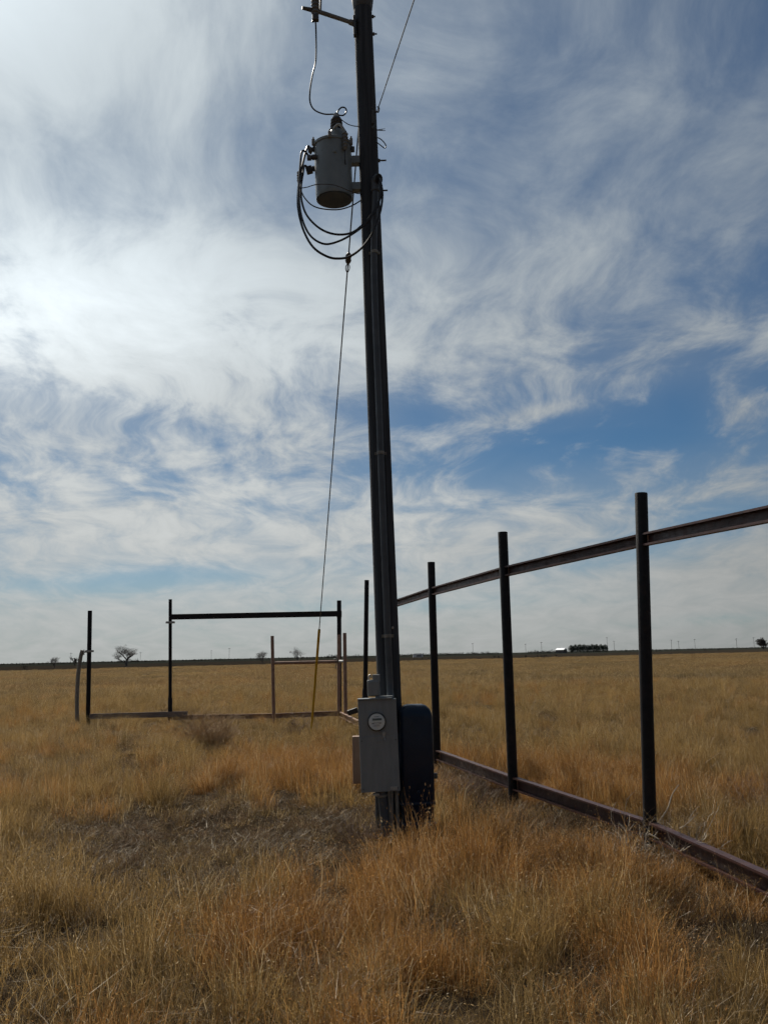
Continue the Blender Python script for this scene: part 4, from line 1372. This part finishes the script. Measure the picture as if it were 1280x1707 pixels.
def trample(x, y):
    """grass stays short along the near side of the rail and round the pole"""
    k = 1.0
    for (ax, ay), (bx, by) in zip(RAIL_LINE[:-1], RAIL_LINE[1:]):
        ux, uy = bx - ax, by - ay
        s = max(0.0, min(1.0, ((x - ax) * ux + (y - ay) * uy) / (ux * ux + uy * uy)))
        dx, dy = x - ax - s * ux, y - ay - s * uy
        dd = math.hypot(dx, dy)
        side = dx * uy - dy * ux
        reach = 0.85 if side < 0 else 0.25
        k = min(k, 0.38 + 0.62 * min(1.0, dd / reach))
    dp = math.hypot(x - 0.2, y - 8.4)
    k *= 0.50 + 0.50 * min(1.0, dp / 1.0)
    if 20.3 < y < 24.2 and x < 0.5: k *= 0.85          # ungrazed along the far fence
    return k


def build_grass():
    rnd = random.Random(3)
    tall = proto_collection('tall_grass', [tuft_mesh('tall_grass_clump', 95, 0.125, 0.24, 0.54, 0.02, 0.52, 0.0032, 0.5, 0.45, rnd) for _ in range(7)])
    soft = proto_collection('arching_grass', [tuft_mesh('arching_grass_clump', 100, 0.15, 0.15, 0.42, 0.15, 0.90, 0.0034, 0.75, 0.25, rnd) for _ in range(7)])
    mats = proto_collection('matted_grass', [tuft_mesh('matted_grass_clump', 110, 0.22, 0.06, 0.18, 0.7, 1.9, 0.0034, 0.5, 0.05, rnd, 0.03) for _ in range(6)])
    far = proto_collection('field_grass', [tuft_mesh('field_grass_clump', 170, 0.62, 0.18, 0.42, 0.05, 0.6, 0.011, 0.4, 0.35, rnd) for _ in range(6)])
    P_t, P_s, P_m, P_f = [], [], [], []

    def nz(x, y, s, o): return noise.noise(Vector((x * s, y * s, o)))

    def put(lst, x, y, sxy, sz, c, tilt=0.12):
        v = rnd.uniform(0.82, 1.18)
        lst.append((x, y, gz(x, y) - 0.01, rnd.uniform(0, 6.283), rnd.gauss(0, tilt), rnd.gauss(0, tilt), sxy, sz, *(np.clip(c * v, 0, 1))))
    # near and middle ground
    for (y0, y1, dens) in ((2.6, 9.5, 27), (9.5, 16, 25), (16, 27, 17), (27, 45, 9)):
        hw0 = lambda y: y * 0.46 + 2.2
        area = (hw0(y0) + hw0(y1)) * (y1 - y0)
        for _ in range(int(area * dens)):
            y = rnd.uniform(y0, y1); x = rnd.uniform(-1, 1) * hw0(y1)
            if abs(x) > hw0(y): continue
            if any((x - a) ** 2 + (y - c) ** 2 < r * r for a, c, r in KEEP_OUT): continue
            if inside(HOLLOW_P, x, y) > 0.3:
                if rnd.random() < 0.3: put(P_m, x, y, rnd.uniform(0.7, 1.1), rnd.uniform(0.5, 1.0), GREY * 0.8, 0.2)
                continue
            og = inside(ORANGE_P, x, y); mt = inside(MAT_P, x, y); wd = inside(WEED_P, x, y)
            clump = nz(x, y, 1.1, 3.0) + 0.5 * nz(x, y, 2.7, 9.0)
            tone = nz(x, y, 0.35, 5.5)
            if rnd.random() < mt * 1.15 - 0.08:
                c = GREY * (0.95 + 0.25 * nz(x, y, 1.7, 1.0))
                if rnd.random() < 0.25: c = OLIVE * 0.95
                put(P_m, x, y, rnd.uniform(0.8, 1.25), rnd.uniform(0.6, 1.3), c, 0.2)
                if rnd.random() < 0.05: put(P_s, x, y, 0.5, 0.5, STRAW)
                continue
            sc = 1.0 + 0.10 * (y - 6) / 20 if y < 30 else 1.2
            orange = og * 0.85 + 0.45 * tone + 0.35 * nz(x, y, 1.3, 21.0) + 0.2 * rnd.gauss(0, 1) - (0.13 if y < 16 else 0.30)
            if rnd.random() < wd * 0.75:
                put(P_m, x, y, rnd.uniform(0.9, 1.3), rnd.uniform(1.2, 2.4), GREY * rnd.uniform(0.6, 1.0), 0.25)
                continue
            if clump < -0.22 and rnd.random() < 0.72:
                put(P_m, x, y, rnd.uniform(0.8, 1.2), rnd.uniform(0.7, 1.3), GREY * 0.8, 0.2); continue
            hs = (0.78 + 0.90 * clump + 0.35 * max(0.0, nz(x, y, 0.55, 31.0))) * trample(x, y)
            if orange > 0.12:
                c = ORANGE * (1 - 0.3 * rnd.random()) + STRAW * (0.3 * rnd.random())
                put(P_t, x, y, sc * rnd.uniform(0.8, 1.2), sc * max(0.45, hs * rnd.uniform(0.85, 1.2)), c)
                if rnd.random() < 0.3: put(P_s, x, y, sc, sc * 0.8, ORANGE * 0.6 + STRAW * 0.4)
            else:
                mixv = min(1, max(0, 0.5 + 1.1 * nz(x, y, 0.6, 8.0) + rnd.gauss(0, 0.25)))
                c = STRAW * mixv + OLIVE * (1 - mixv)
                put(P_s if rnd.random() < 0.68 else P_t, x, y, sc * rnd.uniform(0.85, 1.25), sc * max(0.4, hs * rnd.uniform(0.7, 1.1)), c)
    # shaggy tussocks that stand above the rest
    for _ in range(330):
        y = rnd.uniform(3.2, 17); x = rnd.uniform(-1, 1) * (y * 0.46 + 2)
        if inside(MAT_P, x, y) > 0.25 or inside(HOLLOW_P, x, y) > 0.2 or trample(x, y) < 0.9: continue
        og = inside(ORANGE_P, x, y) + 0.5 * nz(x, y, 0.35, 5.5)
        c0 = ORANGE if og > 0.12 else (STRAW * 0.6 + OLIVE * 0.4)
        big = rnd.uniform(0.9, 1.25)
        ta, tb = rnd.gauss(0, 0.25), rnd.gauss(0, 0.25)
        for _k in range(rnd.choice((4, 5, 6, 7))):
            a = rnd.uniform(0, 6.283); r = 0.17 * math.sqrt(rnd.random())
            put(P_t if rnd.random() < 0.6 else P_s, x + r * math.cos(a), y + r * math.sin(a), big * rnd.uniform(0.8, 1.1), big * rnd.uniform(0.8, 1.15), c0 * (0.7 + 0.3 * rnd.random()) + STRAW * 0.3 * rnd.random(), 0.22)
    # the open field up to the track
    for (y0, y1, dens) in ((40, 80, 1.7), (80, 150, 0.8), (150, 300, 0.36)):
        hw = lambda y: y * 0.46 + 4
        area = (hw(y0) + hw(y1)) * (y1 - y0)
        for _ in range(int(area * dens)):
            y = rnd.uniform(y0, y1); x = rnd.uniform(-1, 1) * hw(y1)
            if abs(x) > hw(y) or y > 250 + 0.45 * x: continue
            t = nz(x, y, 0.06, 2.0) + 0.6 * nz(x, y, 0.25, 6.0)
            mixv = min(1, max(0, 0.5 + 1.3 * t + rnd.gauss(0, 0.2)))
            c = STRAW * mixv + OLIVE * (1 - mixv)
            if nz(x, y, 0.03, 11.0) > 0.1 and rnd.random() < 0.5: c = c * 0.5 + ORANGE * 0.5
            put(P_f, x, y, rnd.uniform(0.9, 1.5), rnd.uniform(0.5, 0.95) * (1 + 0.9 * nz(x, y, 0.35, 17.0)), c * (0.72 + 0.25 * nz(x, y, 0.12, 27.0)) + np.array((0.055, 0.045, 0.03)), 0.06)
    scatter('tall_grass', tall, P_t, 'tall orange-brown and straw bunchgrass stems across the foreground', 'grass')
    scatter('arching_grass', soft, P_s, 'arching straw and olive dry grass between the taller bunches', 'grass')
    scatter('matted_grass', mats, P_m, 'flattened grey-brown matted grass in front of the meter cabinet', 'grass')
    scatter('field_grass', far, P_f, 'pale dry grass of the open field running to the horizon', 'grass')
    print('GRASS', len(P_t), len(P_s), len(P_m), len(P_f))


build_grass()


def brush(name, base, n, h, spread, rad, m_, label, cat, seed, sub=3, group=None, tips=0.0):
    """a dry many-stemmed weed: forked bent twigs"""
    rnd = random.Random(seed)
    m = MB()

    def twig(p, d, ln, r, lv):
        pts = [p]; q = p
        for _ in range(3):
            d = (d + Vector((rnd.gauss(0, 1), rnd.gauss(0, 1), rnd.gauss(0, 0.7))) * 0.20).normalized()
            q = q + d * ln / 3; pts.append(q)
        m.tube(pts, [r, r * .85, r * .7, r * .45], 4 if lv == 0 else 3, False)
        if lv < sub:
            for _ in range(rnd.choice((2, 2, 3))):
                nd = (d + Vector((rnd.gauss(0, 1), rnd.gauss(0, 1), rnd.gauss(0.2, 0.6))) * 0.6).normalized()
                twig(pts[rnd.choice((1, 2, 3))], nd, ln * rnd.uniform(0.45, 0.75), r * 0.62, lv + 1)
    B = Vector(base)
    for _ in range(n):
        a = rnd.uniform(0, 2 * math.pi); s = spread * math.sqrt(rnd.random())
        d = Vector((math.cos(a) * s, math.sin(a) * s, 1)).normalized()
        twig(B + Vector((math.cos(a), math.sin(a), 0)) * 0.12 * spread * h * rnd.random() * 2 - UP * 0.03, d, h * rnd.uniform(0.35, 0.6), rad * rnd.uniform(0.6, 1.1), 0)
    o = m.build(name, m_)
    own_origin(o)
    return tag(o, label, cat, group)


def gp(px, Y):
    P = at(px, 1300, Y)
    return Vector((P.x, P.y, gz(P.x, P.y)))


brush('dry_bush', gp(352, 17.6), 150, 1.0, 0.95, 0.007, M_DRY, 'bushy dry brown shrub standing before the low rusty rail', 'bush', 1, 3)
brush('dry_weed', gp(492, 20.5), 26, 0.62, 0.9, 0.006, M_WEED, 'low dark weed at the rail between rusty brace and yellow guard', 'weed', 2, 3)
brush('dry_weed', gp(305, 20.5), 18, 0.45, 1.3, 0.005, M_TWIG, 'pale twiggy weed at the end of the grey plank', 'weed', 3, 2)
brush('dry_weed', gp(1098, 7.66), 34, 0.60, 1.5, 0.0065, M_TWIG, 'bleached tangle of twigs at the foot of the nearest fence post', 'weed', 4, 2)
brush('dry_weed', gp(1015, 7.5), 34, 0.42, 2.4, 0.0034, M_TWIG, 'pale low twiggy weed left of the nearest fence post', 'weed', 6, 2)
brush('dry_weed', gp(1150, 7.9), 55, 0.55, 1.3, 0.003, M_DRY, 'fine brown weed behind the rail right of the nearest fence post', 'weed', 7, 3)
brush('dry_weed', gp(785, 10.9), 90, 0.55, 1.4, 0.003, M_WEED, 'brown weed in the shade between the pedestal and second fence post', 'weed', 8, 3)
brush('dry_weed', gp(1262, 9.6), 40, 0.62, 0.8, 0.003, M_WEED, 'dark grey weed beyond the rail at the right edge', 'weed', 9, 3)
brush('dry_weed', gp(672, 6.6), 9, 0.36, 0.5, 0.0028, M_WEED, 'thin dark weed stalks in front of the pedestal', 'weed', 10, 2)
brush('dry_weed', gp(700, 8.6), 22, 0.15, 1.8, 0.0028, M_TWIG, 'pale dry stalks around the foot of the pedestal', 'weed', 11, 2)
brush('dry_weed', gp(600, 8.95), 90, 0.34, 1.6, 0.003, M_WEED, 'brown flattened weed at the foot of the meter cabinet', 'weed', 12, 2)
a_, b_ = at(1096, 1372, 8.15), at(1131, 1308, 8.3)
_o = MB().tube(curve([a_, a_ * .6 + b_ * .4 + Vector((0.01, 0, -0.01)), a_ * .25 + b_ * .75 + Vector((-0.012, 0, 0)), b_], 5), [0.0055] * 10 + [0.004] * 6, 6).build('stick', M_TWIG)
own_origin(_o); tag(_o, 'single pale stick slanting up right of the nearest fence post', 'stick')
